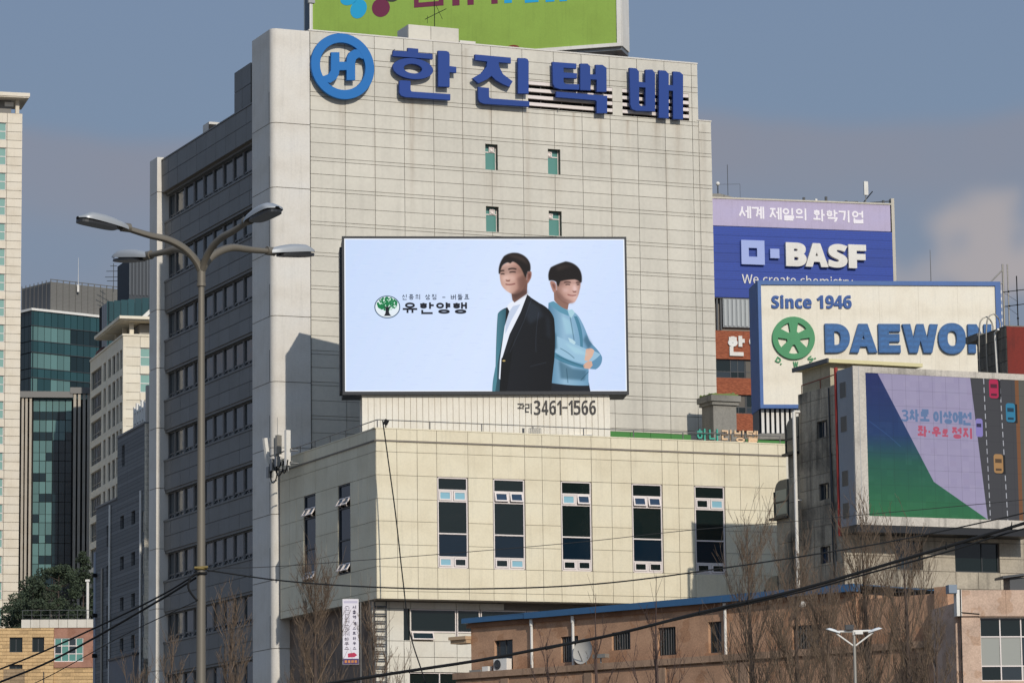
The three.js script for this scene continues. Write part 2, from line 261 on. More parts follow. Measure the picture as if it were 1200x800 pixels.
function syllable(ch) {
  const n = ch.charCodeAt(0) - 0xac00, l = JL[Math.floor(n / 588)], v = JV[Math.floor((n % 588) / 28)], t = JT[n % 28], out = [], fin = t !== ' ';
  const parts = { ㅘ: ['ㅗ', 'ㅏ'], ㅢ: ['ㅡ', 'ㅣ'] }[v];
  if (parts) { const k = fin ? 0.58 : 1; placeJamo(l, [0.08, 0.08, 0.55, 0.44 * k], out); placeJamo(parts[0], [0.0, v === 'ㅢ' ? 0.66 * k : 0.52 * k, 0.64, 0.80 * k], out); placeJamo(parts[1], [0.66, 0, 1, 0.98 * k], out); }
  else if ('ㅗㅛㅜㅠㅡ'.includes(v)) {
    if (fin) { placeJamo(l, [0.2, 0.04, 0.8, 0.28], out); placeJamo(v, v === 'ㅡ' ? [0, 0.36, 1, 0.52] : [0, 0.36, 1, 0.52], out); placeJamo(t, [0.18, 0.66, 0.82, 0.97], out); }
    else { placeJamo(l, [0.2, 0.06, 0.8, 0.46], out); placeJamo(v, 'ㅗㅛ'.includes(v) ? [0, 0.56, 1, 0.84] : v === 'ㅡ' ? [0, 0.6, 1, 0.9] : [0, 0.6, 1, 0.95], out); }
  } else if (fin) { placeJamo(l, [0.06, 0.08, 0.52, 0.5], out); placeJamo(v, [0.6, 0.0, 1, 0.58], out); placeJamo(t, [0.2, 0.68, 0.92, 0.97], out); }
  else { placeJamo(l, [0.04, 0.12, 0.52, 0.82], out); placeJamo(v, [0.6, 0, 1, 1], out); }
  return out;
}
// on a canvas: (x, y) is the top left corner, w and h one letter's size, adv the step
function hangul2D(c, text, x, y, w, h, adv, lw, color) {
  c.strokeStyle = color; c.fillStyle = color; c.lineWidth = lw; c.lineJoin = 'miter'; c.lineCap = 'butt';
  for (const ch of text) {
    if (ch.charCodeAt(0) >= 0xac00) for (const s of syllable(ch)) {
      c.beginPath();
      if (s.c) c.ellipse(x + s.c[0] * w, y + s.c[1] * h, Math.max(1, s.c[2] * w - lw * 0.2), Math.max(1, s.c[3] * h - lw * 0.2), 0, 0, 2 * Math.PI);
      else { c.moveTo(x + s[0][0] * w, y + s[0][1] * h); for (const p of s.slice(1)) c.lineTo(x + p[0] * w, y + p[1] * h); }
      c.stroke();
    } else if (ch === '-') c.fillRect(x + w * 0.2, y + h * 0.48, w * 0.6, lw * 1.2);
    else if (ch === '·') { c.beginPath(); c.arc(x + w * 0.2, y + h * 0.5, lw * 0.9, 0, 7); c.fill(); x -= adv * 0.6; }
    else if (ch === ' ') x -= adv * 0.55;
    x += adv;
  }
}
// in metres: raised strokes (x right, y up from the base line)
function hangul3D(text, x, y, w, h, adv, lw, z0, z1) {
  const out = [];
  for (const ch of text) {
    if (ch !== ' ') for (const s of syllable(ch)) {
      if (s.c) { const cx = x + s.c[0] * w, cy = y + (1 - s.c[1]) * h, rx = s.c[2] * w, ry = s.c[3] * h; out.push(prism(ringPts(cx, cy, rx + lw * 0.4, ry + lw * 0.4, 28), z0, z1, [ringPts(cx, cy, Math.max(0.02, rx - lw * 0.6), Math.max(0.02, ry - lw * 0.6), 28)])); }
      else for (let i = 0; i + 1 < s.length; i++) {
        const a = [x + s[i][0] * w, y + (1 - s[i][1]) * h], b = [x + s[i + 1][0] * w, y + (1 - s[i + 1][1]) * h], dx = b[0] - a[0], dy = b[1] - a[1], L = Math.hypot(dx, dy), e = i || s.length > 2 ? lw * 0.5 : 0;
        const g = box(-e, L + (i + 2 < s.length ? e : 0), -lw / 2, lw / 2, z0, z1 + 0.0015 * out.length % 0.006); g.rotateZ(Math.atan2(dy, dx)); g.translate(a[0], a[1], 0); out.push(g);
      }
    }
    x += ch === ' ' ? adv * 0.45 : adv;
  }
  return out;
}
// one latin letter stretched into a box
function latin(ch, x0, x1, y0, y1, z0, z1, fat = 0, f = font) {
  const g = new TextGeometry(ch, { font: f, size: 1, depth: 0.2, curveSegments: 8, bevelEnabled: fat > 0, bevelSize: fat, bevelThickness: 0.002, bevelSegments: 1 });
  g.computeBoundingBox(); const b = g.boundingBox;
  g.translate(-b.min.x, -b.min.y, -b.min.z); g.scale((x1 - x0) / (b.max.x - b.min.x), (y1 - y0) / (b.max.y - b.min.y), (z1 - z0) / (b.max.z - b.min.z)); g.translate(x0, y0, z0); return g;
}
function canvas(w, h, draw) { const c = document.createElement('canvas'); c.width = w; c.height = h; draw(c.getContext('2d'), w, h); const t = new THREE.CanvasTexture(c); t.colorSpace = THREE.SRGBColorSpace; t.magFilter = THREE.LinearFilter; return t; }
function sheet(x0, x1, y0, y1, z) { const g = new THREE.PlaneGeometry(x1 - x0, y1 - y0); g.translate((x0 + x1) / 2, (y0 + y1) / 2, z); return g; }   // uv 0..1

// the city block's own axes: x along the tower's street front, y up, z out towards the street
const BX = -13.515, BZ = -195.0, BR = 23.102, bc = Math.cos(R(BR)), bs = Math.sin(R(BR));
const blk = (x, z) => [BX + x * bc + z * bs, BZ - x * bs + z * bc];
function blockThing(name, label, category, x, y, z, group) { const [wx, wz] = blk(x, z); return thing(name, label, category, wx, y, wz, BR, group); }

// ------------------------------------------------------------------ ground
{
  const g = new THREE.PlaneGeometry(6000, 6000, 1, 1); g.rotateX(-Math.PI / 2); metreUV(g);
  const m = part('ground', g, std('#7d7a74', 0.95, { map: heavyGrime }), scene); m.userData.kind = 'structure';
}
// ------------------------------------------------------------------ the tall office tower
{
  reseed(101);
  const t = blockThing('office_tower', 'tall beige panelled office tower with blue letters near its top', 'building', 0, 0, 0);
  const F = new Facade(t, 0, 0, 0), S = new Facade(t, 0, 0, -90);
  const wins = [[13.21, 14.0, 42.1, 43.62], [17.2, 18.0, 42.1, 43.6], [13.21, 14.02, 38.42, 39.92], [17.2, 18.03, 38.42, 39.9]];
  const lou = [[15.98, 21.45, 45.95, 47.6], [22.09, 26.49, 45.95, 47.6]];
  const holes = [...wins, ...lou];
  F.add('wall_core', [box(1.1, 27.80, 0, 45.6, -23.2, -0.6), box(1.1, 27.0, 45.6, 49.3, -5.0, -0.6), box(0.6, 26.9, 45.6, 48.4, -8.0, -5.0)], M.joint);
  F.wall('joint_backing', 2.2, 27.06, 20, 49.42, -0.6, -0.2, holes, M.joint);
  F.add('joint_backing', box(27.06, 27.9, 20, 45.9, -0.6, -0.2), M.joint);
  F.add('roof', box(0.6, 27.7, 45.6, 45.75, -23.2, -8.0), M.roof);
  const xs = [2.34, 4.51, 6.33, 8.15, 9.98, 11.8, 13.62, 15.62, 17.64, 19.44, 21.27, 23.07, 24.88, 26.69, 27.11], xr = [27.11, 27.95];
  const ysTop = [44.02, 44.83, 45.66, 45.9, 46.76, 47.70, 48.02, 48.74, 49.47];
  const ysLow = []; for (let k = 0; k < 6; k++) { const y = 44.02 - 3.72 * k; ysLow.push(y, y - 0.2, y - 1.07, y - 1.93, y - 2.13, y - 2.90); } ysLow.push(44.02 - 3.72 * 6); ysLow.sort((a, b) => a - b);
  // the strips between paired joints, and what the screen and the annex hide, are one piece of stuff
  const shown = (x0, x1, y0, y1) => y1 - y0 > 0.4 && y0 > 25.2 && !(x0 > 6 && x1 < 15.7 && y1 < 36.3) && !(x1 < 19.5 && x0 > 2.3 && y1 < 31 && x0 > 4.4);
  F.panels('wall_panel', xs, [...ysLow, ...ysTop.slice(1)], -0.21, -0.15, 0.028, M.tower, { holes, keep: shown, stuff: 'joint_strip' });
  F.panels('wall_panel', xr, [...ysLow, 44.83, 45.3, 46.0], -0.21, -0.152, 0.028, M.tower, { keep: (a, b, y0, y1) => y1 - y0 > 0.4 && y0 > 25, stuff: 'joint_strip' });
  // coping along the top
  F.add('coping', [box(2.3, 27.13, 49.47, 49.55, -0.5, -0.12), box(27.0, 27.97, 46.0, 46.07, -0.5, -0.12)], M.pier[1]);
  for (const [x0, x1, y0, y1] of wins) {
    const f = F.add('window', [box(x0, x1, y0, y0 + 0.05, -0.55, -0.48), box(x0, x1, y1 - 0.46, y1 - 0.40, -0.55, -0.47), box(x0, x0 + 0.04, y0, y1, -0.55, -0.48), box(x1 - 0.04, x1, y0, y1, -0.55, -0.48)], M.frameWhite);
    part('glass_pane', box(x0 + 0.02, x1 - 0.02, y0 + 0.02, y1 - 0.42, -0.54, -0.51), M.glassTeal, f);
    part('glass_pane', box(x0 + 0.02, x1 - 0.02, y1 - 0.42, y1, -0.545, -0.515), M.glassTeal, f);
    const vx = x0 < 15 ? x0 + 0.34 : x0 + 0.04;
    part('vent_fan', [box(vx, vx + 0.34, y1 - 0.42, y1 - 0.10, -0.5, -0.42), new THREE.TorusGeometry(0.11, 0.03, 6, 16).translate(vx + 0.17, y1 - 0.26, -0.41)], M.frameWhite, f);
  }
  for (const [x0, x1, y0, y1] of lou) {
    F.add('louvre_back', box(x0, x1, y0, y1, -0.6, -0.58), M.darkJoint);
    for (let k = 0; k < 4; k++) { const y = y0 + 0.17 + k * 0.42; F.add('slat', box(x0 + 0.002, x1 - 0.002, y, y + 0.2, -0.36, -0.17), M.frameWhite); }
    for (let x = x0 + 0.9; x < x1 - 0.3; x += 1.35) F.add('louvre_post', box(x, x + 0.05, y0, y1, -0.5, -0.4), M.aluDark);
  }
  // near pier with a rounded front corner, one precast length per storey
  const pj = [0, 6.6, 10.32, 14.05, 17.85, 21.55, 25.3, 29.04, 32.79, 36.46, 40.17, 43.91, 49.42];
  const outline = (dr) => { const s = new THREE.Shape(), r = 0.38; s.moveTo(dr, 3.45 - dr); s.lineTo(dr, r); s.absarc(r, r, r - dr, Math.PI, 1.5 * Math.PI, false); s.lineTo(2.30 - dr, dr); s.lineTo(2.30 - dr, 3.45 - dr); return s; };
  const pierGeo = (y0, y1, dr) => { const g = new THREE.ExtrudeGeometry(outline(dr), { depth: y1 - y0, bevelEnabled: false, curveSegments: 10 }); g.rotateX(-Math.PI / 2); g.translate(0, y0, 0); return metreUV(g); };
  F.add('pier_core', pierGeo(0, 49.3, 0.04), M.joint);
  for (let i = 0; i + 1 < pj.length; i++) F.add('pier_panel', pierGeo(pj[i] + 0.02, pj[i + 1] - 0.02, 0), M.pier[i % 3]);
  for (let i = 1; i + 1 < pj.length; i++) S.add('dark_groove_strip', box(-0.47, -0.41, pj[i] + 0.05, pj[i] + 1.85, -0.02, 0.006), M.darkJoint);  // raised dark strips; shadow of the pier groove is put into their colour
  F.add('downpipe', box(2.31, 2.36, 20, 49.4, -0.148, -0.06), M.darkJoint);
  // street side wing: spandrels and ribbon windows between the piers
  const us = [-21.85]; for (let k = 8; k >= 0; k--) us.push(-(5.40 + k * 1.885)); us.push(-3.47);
  const tops = Array.from({ length: 12 }, (_, k) => 43.84 - 3.742 * k);
  S.add('side_backing', [box(-23.2, -3.4, 0, 45.85, -1.2, -1.0)], M.joint);
  tops.forEach((y, k) => {
    const yn = y - 1.95, yb = k + 1 < tops.length ? tops[k + 1] : 0;
    if (yb < 6) { S.add('spandrel_backing', box(-21.85, -3.47, 0, yn, -1.0, -0.56), M.joint); S.panels('spandrel_panel', us, [yn - 1.78, yn - 0.9, yn], -0.58, -0.5, 0.03, M.spandrel); return; }
    S.add('spandrel_backing', box(-21.85, -3.47, yb, yn, -1.0, -0.56), M.joint);
    S.panels('spandrel_panel', us, [yb, (yb + yn) / 2, yn], -0.58, -0.5, 0.03, M.spandrel);
    S.add('window_head', box(-21.85, -3.47, y - 0.14, y, -0.99, -0.57), M.spandrel[1]);
    S.add('window_sill', box(-21.85, -3.47, yn - 0.0, yn + 0.12, -0.98, -0.46), M.spandrel[0]);
    for (let i = 0; i + 1 < us.length; i++) {
      const a = us[i] + 0.03, b = us[i + 1] - 0.03, v0 = yn + 0.12, v1 = y - 0.14, vm = v0 + 0.34;
      const f = S.add('window', [box(a, b, v1 - 0.06, v1, -0.9, -0.8), box(a, b, vm - 0.04, vm + 0.04, -0.9, -0.8), box(a, a + 0.09, v0, v1 - 0.06, -0.9, -0.76), box(b - 0.09, b, v0, v1 - 0.06, -0.9, -0.76), box((a + b) / 2 - 0.04, (a + b) / 2 + 0.04, v0, vm - 0.04, -0.9, -0.79)], M.aluDark);
      part('glass_pane', box(a + 0.05, b - 0.05, vm, v1 - 0.03, -0.87, -0.85), k >= 7 && rnd() < 0.3 ? M.glassCurtain : M.glassSide, f);
      part('glass_pane', box(a + 0.05, b - 0.05, v0, vm, -0.875, -0.855), M.glassSide, f);
      // little stays that hold the tilted lower lights
      for (const q of [a + 0.28, b - 0.28]) part('window_stay', bar([q, v0 + 0.30, -0.82], [q, v0 + 0.02, -0.62], 0.03, 0.03, 5), M.aluDark, f);
    }
  });
  S.add('parapet_backing', box(-21.85, -3.47, 43.84, 45.8, -1.0, -0.36), M.joint);
  S.panels('parapet_panel', us, [43.84, 44.9, 45.9], -0.38, -0.3, 0.03, M.spandrel);
  S.add('coping', box(-21.85, -3.3, 45.9, 45.98, -0.7, -0.26), M.aluDark);
  S.panels('stair_panel', [-8.05, -6.6, -5.05], [45.98, 47.3, 48.55], -0.56, -0.46, 0.03, M.spandrel);
  S.panels('stair_panel', [-5.05, -3.47], [45.98, 47.3, 48.55], -0.7, -0.6, 0.03, M.spandrel);
  // far pier
  for (let i = 0; i + 1 < pj.length; i++) F.add('pier_panel', box(0, 1.05, pj[i] + 0.02, Math.min(pj[i + 1], 46.15) - 0.02, -23.4, -21.86), M.pier[i % 3]);
  F.add('pier_core', box(0.04, 1.0, 0, 46.1, -23.36, -21.9), M.joint);
  F.add('roof_vent', [box(0.9, 1.9, 45.75, 46.9, -15.4, -14.2)], M.pier[0]);
  F.add('roof_vent_grille', box(0.88, 1.4, 46.15, 46.75, -14.2, -14.17), M.darkJoint);
  // rooftop housing behind the parapet
  F.panels('housing_panel', [8.63, 10.05, 11.82], [49.5, 50.5], -0.72, -0.62, 0.03, M.tower);
  F.add('housing', box(8.64, 11.81, 49.3, 50.48, -2.4, -0.72), M.pier[1]);
  F.add('roof_hatch', [box(11.9, 12.9, 49.3, 49.82, -1.5, -0.7), box(6.6, 7.6, 49.3, 49.75, -2.2, -1.2)], M.pier[0]);
}
{ // antenna on the roof housing
  const a = blockThing('television_antenna', 'thin black television antenna on the tower roof before the green board', 'antenna', 10.6, 50.48, -1.4);
  part('mast', [bar([0, 0, 0], [0, 3.0, 0], 0.025)], M.wire, a);
  part('crossbar', [bar([-0.6, 0.6, 0], [0.75, 1.35, 0], 0.02), bar([0.1, 1.5, 0], [0.5, 0.7, 0], 0.014), bar([-0.5, 0.35, 0.1], [-0.4, 0.85, -0.1], 0.014)], M.wire, a);
  part('crossbar', [bar([0, 2.4, 0], [0.5, 2.6, 0], 0.02)], M.wire, a);
}
// ------------------------------------------------------------------ the letters and the emblem on the tower
{
  const L = {
    han: [[[7.34, 48.59], [8.25, 48.62], [8.25, 48.83], [8.88, 48.83], [8.88, 48.59], [9.77, 48.6], [9.77, 48.30], [7.31, 48.28]], [[10.14, 48.82], [10.64, 48.84], [10.78, 48.8], [10.84, 48.67], [10.83, 47.96], [11.25, 47.94], [11.25, 47.61], [10.83, 47.6], [10.82, 46.73], [10.12, 46.7]], [[7.71, 46.84], [7.85, 46.88], [8.38, 46.88], [8.38, 46.36], [8.42, 46.28], [8.51, 46.26], [10.86, 46.29], [10.85, 45.95], [8.06, 45.92], [7.8, 45.99], [7.7, 46.15]]],
    jin: [[[12.46, 48.78], [14.71, 48.77], [14.71, 48.45], [13.94, 48.44], [13.97, 48.17], [14.21, 47.74], [14.81, 47.36], [14.6, 47.03], [14.21, 47.15], [13.76, 47.36], [13.48, 47.6], [13.2, 47.37], [12.65, 47.08], [12.28, 47.35], [12.86, 47.71], [13.18, 48.11], [13.23, 48.43], [12.46, 48.46]], [[15.19, 48.79], [15.65, 48.81], [15.79, 48.77], [15.85, 48.64], [15.82, 46.72], [15.16, 46.67]], [[12.63, 46.85], [13.3, 46.85], [13.3, 46.34], [13.34, 46.26], [13.46, 46.23], [15.86, 46.25], [15.85, 45.94], [13.01, 45.89], [12.73, 45.97], [12.63, 46.14]]],
    taek: [[[17.39, 48.73], [18.92, 48.75], [18.92, 48.46], [18.09, 48.45], [18.09, 48.15], [18.95, 48.16], [18.94, 47.87], [18.08, 47.84], [18.08, 47.57], [18.19, 47.47], [19.09, 47.5], [19.08, 47.2], [17.84, 47.14], [17.52, 47.22], [17.41, 47.43]], [[19.19, 48.77], [19.65, 48.81], [19.82, 48.67], [19.81, 48.17], [20.18, 48.18], [20.19, 48.78], [20.63, 48.81], [20.88, 48.65], [20.86, 47.21], [20.23, 47.16], [20.25, 47.89], [19.83, 47.88], [19.82, 47.21], [19.16, 47.19]], [[17.61, 46.96], [20.89, 46.95], [20.87, 45.92], [20.21, 45.87], [20.22, 46.57], [20.13, 46.64], [17.61, 46.64]]],
    bae: [[[22.4, 48.77], [22.84, 48.77], [23.0, 48.6], [22.99, 47.97], [23.43, 47.95], [23.45, 48.74], [23.89, 48.78], [24.06, 48.6], [24.02, 46.26], [22.79, 46.2], [22.51, 46.29], [22.42, 46.52]], [[24.34, 48.78], [24.77, 48.78], [24.97, 48.61], [24.95, 47.93], [25.26, 47.93], [25.28, 48.78], [25.71, 48.78], [25.92, 48.63], [25.86, 45.91], [25.22, 45.89], [25.25, 47.6], [24.95, 47.6], [24.91, 45.9], [24.28, 45.9]]],
  };
  const hole = [[23.0, 47.65], [23.42, 47.66], [23.4, 46.54], [23.09, 46.52], [22.98, 46.62]];
  const words = { han: 'dark blue raised letter on the tower facade beside the ring emblem', jin: 'dark blue raised letter on the tower facade left of the louvre slats', taek: 'dark blue three stroke letter before the longer row of louvre slats', bae: 'dark blue two stroke letter before the shorter row of louvre slats' };
  const z0 = 0.1, z1 = 0.3;
  Object.entries(L).forEach(([k, polys], i) => {
    const t = blockThing('sign_letter', words[k], 'sign letter', 0, 0, 0, 'blue letters on the tower');
    polys.forEach((p, j) => part('letter_stroke', prism(p, z0, z1, k === 'bae' && j === 0 ? [hole] : [], 0.012), M.signBlue[(i + j) % 3], t));
    if (k === 'han') part('letter_stroke', prism(ringPts(8.55, 47.63, 1.24, 0.61, 48), z0, z1, [ringPts(8.55, 47.63, 0.58, 0.29, 36)], 0.012), M.signBlue[1], t);
    for (const p of polys) { const xa = p.reduce((s, q) => s + q[0], 0) / p.length, yy = p.map((q) => q[1]); part('bracket', [bar([p[0][0] + 0.15, Math.max(...yy) - 0.12, -0.2], [p[0][0] + 0.15, Math.max(...yy) - 0.12, 0.12], 0.03), bar([p[p.length - 1][0] + 0.25, Math.min(...yy) + 0.12, -0.2], [p[p.length - 1][0] + 0.25, Math.min(...yy) + 0.12, 0.12], 0.03)], M.aluDark, t); }
  });
  const e = blockThing('round_emblem', 'bright blue ring emblem holding a joined H on the tower corner', 'emblem', 0, 0, 0);
  part('ring', prism(ringPts(4.22, 47.43, 1.92, 1.92, 72), 0.08, 0.3, [ringPts(4.22, 47.43, 1.40, 1.40, 60)], 0.012), M.emblem, e);
  const H = [[3.52, 48.19], [4.01, 48.23], [4.01, 47.67], [4.46, 47.7], [4.49, 47.98], [4.64, 48.28], [4.93, 48.47], [5.25, 48.49], [5.55, 48.35], [5.58, 48.02], [5.45, 47.96], [5.21, 48.04], [5.03, 47.9], [4.97, 47.68], [4.97, 46.68], [4.46, 46.64], [4.46, 47.23], [4.01, 47.19], [3.97, 46.94], [3.81, 46.65], [3.46, 46.4], [3.16, 46.41], [2.85, 46.7], [3.16, 46.8], [3.38, 46.92], [3.5, 47.12]];
  part('letter_stroke', prism(H, 0.08, 0.294, [], 0.01), M.emblem, e);
  part('bracket', [bar([2.9, 48.4, -0.2], [2.9, 48.4, 0.12], 0.03), bar([5.5, 48.5, -0.2], [5.5, 48.5, 0.12], 0.03), bar([3.0, 46.3, -0.2], [3.0, 46.3, 0.12], 0.03), bar([5.5, 46.2, -0.2], [5.5, 46.2, 0.12], 0.03)], M.aluDark, e);
}
// ------------------------------------------------------------------ the cream annex in front of the tower
{
  reseed(202);
  const t = blockThing('annex_building', 'low cream panelled annex with five tall narrow windows before the tower', 'building', 0, 0, 0);
  const F = new Facade(t, 0, 15.4, 0), S = new Facade(t, 0.35, 0, -90);
  const xs = [0.35, 1.51, 2.65, 3.75, 5.52, 6.92, 8.77, 9.77, 10.82, 12.64, 13.81, 14.98, 16.82, 17.78, 18.71, 20.57, 21.5, 22.67, 23.86, 24.36], ys = [15.66, 16.06, 17.32, 18.48, 19.7, 20.86, 22.1, 23.32, 23.9, 24.52];
  const wx = [[3.75, 5.52], [6.92, 8.77], [10.82, 12.64], [14.98, 16.82], [18.71, 20.57]], wz = [[4.2, 6.08], [9.63, 11.51]];
  const fh = wx.map(([a, b]) => [a + 0.03, b - 0.03, 17.35, 22.07]), sh = wz.map(([a, b]) => [a + 0.03, b - 0.03, 17.35, 22.07]);
  F.add('wall_core', box(0.8, 24.2, 15.7, 24.1, -15.3, -0.45), M.joint);
  F.wall('joint_backing', 0.40, 24.33, 15.70, 24.5, -0.45, -0.05, fh, M.joint);
  S.wall('joint_backing', 0.02, 14.94, 15.70, 24.5, -0.45, -0.05, sh, M.joint);
  F.add('roof', box(0.8, 24.2, 24.1, 24.15, -15.3, -0.45), M.roof);
  F.panels('wall_panel', xs, ys, -0.07, 0, 0.022, M.annex, { holes: fh });
  S.panels('wall_panel', [0.28, 1.85, 2.95, 4.2, 6.08, 7.8, 9.63, 11.51, 12.73, 14.07, 15.36], ys, -0.07, 0, 0.022, M.annex, { holes: sh });
  F.add('coping', [box(0.28, 24.40, 24.52, 24.58, -0.4, 0.02)], M.annex[4]); S.add('coping', box(0.05, 14.98, 24.52, 24.58, -0.4, 0.02), M.annex[4]);
  F.add('drip_joint', box(0.34, 24.37, 23.86, 23.94, 0.0, 0.05), M.joint); S.add('drip_joint', box(0.1, 15.34, 23.86, 23.94, 0.0, 0.05), M.joint);
  F.add('soffit', box(0.42, 24.3, 15.62, 15.7, -15.0, -0.08), M.joint);
  const lights = [[1, 1, 1, 0, 0], [2, 2, 0, 1, 1], [1, 2, 0, 0, 1], [2, 2, 0, 0, 1], [0, 1, 0, 0, 0]], sash = [M.glass, M.paneLight, M.paneNavy];
  const tall = (Fc, u0, u1, lt, open) => {
    const fm = open ? M.frameDark : M.frameWhite, gl = open ? M.glassBlue : M.glass;
    const f = 0.06, w = -0.16, d = 0.12, um = (u0 + u1) / 2, rows = [17.36, 17.91, 19.13, 20.83, 21.42, 22.06];
    const g = [box(u0, u0 + f, rows[0], rows[5], w, w + d), box(u1 - f, u1, rows[0], rows[5], w, w + d)];
    for (const r of rows) g.push(box(u0 + f, u1 - f, r - 0.035, r + 0.035, w + 0.002, w + d - 0.002));
    for (const [a, b] of [[rows[0], rows[1]], [rows[3], rows[4]]]) g.push(box(um - 0.05, um + 0.05, a, b, w + 0.004, w + d - 0.004));
    const win = Fc.add('window', g, fm);
    part('glass_pane', box(u0 + f, u1 - f, rows[4], rows[5], w + 0.03, w + 0.05), gl, win);
    part('glass_pane', box(u0 + f, u1 - f, rows[2], rows[3], w + 0.03, w + 0.05), gl, win);
    part('glass_pane', box(u0 + f, u1 - f, rows[1], rows[2], w + 0.031, w + 0.051), M.glassBlue, win);
    [[u0 + f, um - 0.05, rows[3], rows[4], lt[0]], [um + 0.05, u1 - f, rows[3], rows[4], lt[1]], [u0 + f, um - 0.05, rows[0], rows[1], lt[2]], [um + 0.05, u1 - f, rows[0], rows[1], lt[3]]].forEach(([a, b, y0, y1, li], q) => {
      a += 0.02; b -= 0.02; y0 += 0.05; y1 -= 0.05; const s = 0.075, h = y1 - y0, tilt = open && (q < 2 || open > 1) ? -R(32) : li === 2 ? -R(14) : -R(2);
      const pane = (geos) => geos.map((x) => { x.translate(0, -y1, 0); x.rotateX(tilt); x.translate(0, y1, w + 0.07); return x; });
      part('sash_frame', pane([box(a, b, y0, y0 + s, 0, 0.06), box(a, b, y1 - s, y1, 0, 0.06), box(a, a + s, y0 + s, y1 - s, 0, 0.06), box(b - s, b, y0 + s, y1 - s, 0, 0.06)]), M.frameWhite, win);
      part('sash_glass', pane([box(a + s * 0.8, b - s * 0.8, y0 + s * 0.8, y1 - s * 0.8, 0.02, 0.035)]), sash[li], win);
      if (tilt < -0.2) part('sash_stay', [bar([(a + b) / 2, y0, w + 0.05], [(a + b) / 2, y0 + 0.02 + h * (1 - Math.cos(tilt)), w + 0.07 + h * Math.sin(-tilt)], 0.02)], M.frameWhite, win);
    });
  };
  wx.forEach(([a, b], i) => tall(F, a + 0.04, b - 0.04, lights[i], 0));
  wz.forEach(([a, b], i) => tall(S, a + 0.04, b - 0.04, [0, 0, 0, 0], i ? 2 : 2));
  // set back storey below the overhang
  const L = new Facade(t, 0, 14.4, 0);
  L.add('lower_wall_core', box(1.5, 24.0, 0, 15.6, -14.3, -0.5), M.joint);
  const lh = [[2.22, 2.56, 13.6, 15.25], [2.6, 24.0, 13.58, 15.25], [2.5, 6.0, 10.4, 11.95]];
  L.wall('joint_backing', 0.45, 24.0, 0, 15.62, -0.5, -0.06, lh, M.joint);
  L.panels('wall_panel', [0.45, 1.4, 2.22, 2.6, 3.92, 5.2, 6.5, 7.9], [6, 9.0, 10.4, 11.95, 12.73, 13.56, 15.25, 15.6], -0.08, 0, 0.025, M.annexLow, { holes: lh });
  for (const [a, b] of [[2.6, 5.2], [5.25, 6.55], [6.6, 9.2], [9.25, 11.9], [11.95, 14.6]]) {
    const w = L.add('window', [box(a, b, 15.19, 15.25, -0.2, -0.08), box(a, a + 0.06, 13.58, 15.19, -0.2, -0.08), box(b - 0.06, b, 13.58, 15.19, -0.2, -0.08), box(a + 0.06, b - 0.06, 14.03, 14.1, -0.2, -0.075)], M.frameWhite);
    part('glass_pane', box(a, b, 14.05, 15.22, -0.16, -0.14), M.glass, w);
    part('spandrel_pane', box(a + 0.06, b - 0.06, 13.58, 14.03, -0.16, -0.12), M.annexLow[0], w);
    if (a < 3) {
      const g = [box(0, 1.22, -0.42, -0.36, 0, 0.06), box(0, 1.22, -0.06, 0, 0, 0.06), box(0, 0.06, -0.36, -0.06, 0, 0.06), box(1.16, 1.22, -0.36, -0.06, 0, 0.06)].map((x) => x.rotateX(-R(22)).translate(a + 0.08, 14.02, -0.1));
      part('sash_frame', g, M.frameWhite, w); part('sash_glass', [box(0.05, 1.17, -0.37, -0.05, 0.02, 0.03).rotateX(-R(22)).translate(a + 0.08, 14.02, -0.1)], M.glass, w);
    }
  }
  const pillar = L.add('window', box(2.22, 2.56, 13.6, 15.25, -0.2, -0.12), M.glass);
  const lw = L.add('window', [box(2.5, 6.0, 11.89, 11.95, -0.2, -0.08), box(2.5, 2.56, 10.4, 11.89, -0.2, -0.08), box(4.2, 4.26, 10.4, 11.89, -0.2, -0.08)], M.frameWhite); part('glass_pane', box(2.5, 6, 10.4, 11.92, -0.17, -0.15), M.glass, lw);
  const LS = new Facade(t, 1.0, 0, -90);
  LS.add('lower_side_wall', box(0, 13.85, 0, 15.62, -0.5, 0), std('#7c6d60', 0.85, { map: plasterTex }));
  const arch = [[-0.6, 0], [0.6, 0], [0.6, 1.0]]; for (let i = 1; i < 12; i++) arch.push([0.6 * Math.cos(i / 12 * Math.PI), 1.0 + 0.6 * Math.sin(i / 12 * Math.PI)]); arch.push([-0.6, 1.0]);
  const aw = LS.add('window', prism(arch.map(([x, y]) => [x * 1.12 + 10.2, y * 1.1 + 12.55]), 0.002, 0.05), M.frameDark); part('glass_pane', prism(arch.map(([x, y]) => [x + 10.2, y + 12.62]), 0.05, 0.06), M.glass, aw);
  part('glazing_bar', [box(10.17, 10.23, 12.6, 14.2, 0.06, 0.09), box(9.62, 10.78, 13.6, 13.66, 0.06, 0.088), box(9.88, 9.93, 12.62, 14.1, 0.061, 0.086), box(10.47, 10.52, 12.62, 14.1, 0.061, 0.086)], M.frameDark, aw);
}
{ // railing round the annex roof
  const t = blockThing('roof_railing', 'thin grey pipe railing along the annex roof edge', 'railing', 0, 24.5, 15.1);
  part('top_rail', [bar([0.55, 0.52, 0], [24.2, 0.52, 0], 0.028, 0.028, 6)], M.aluDark, t);
  part('top_rail', [bar([0.55, 0.52, 0], [0.55, 0.52, -14.6], 0.028, 0.028, 6)], M.aluDark, t);
  for (let x = 0.55; x < 24.3; x += 2.95) part('post', bar([x, 0, 0], [x, 0.52, 0], 0.03, 0.03, 6), M.aluDark, t);
  for (let z = -2.4; z > -14.7; z -= 2.4) part('post', bar([0.55, 0, z], [0.55, 0.52, z], 0.03, 0.03, 6), M.aluDark, t);
}
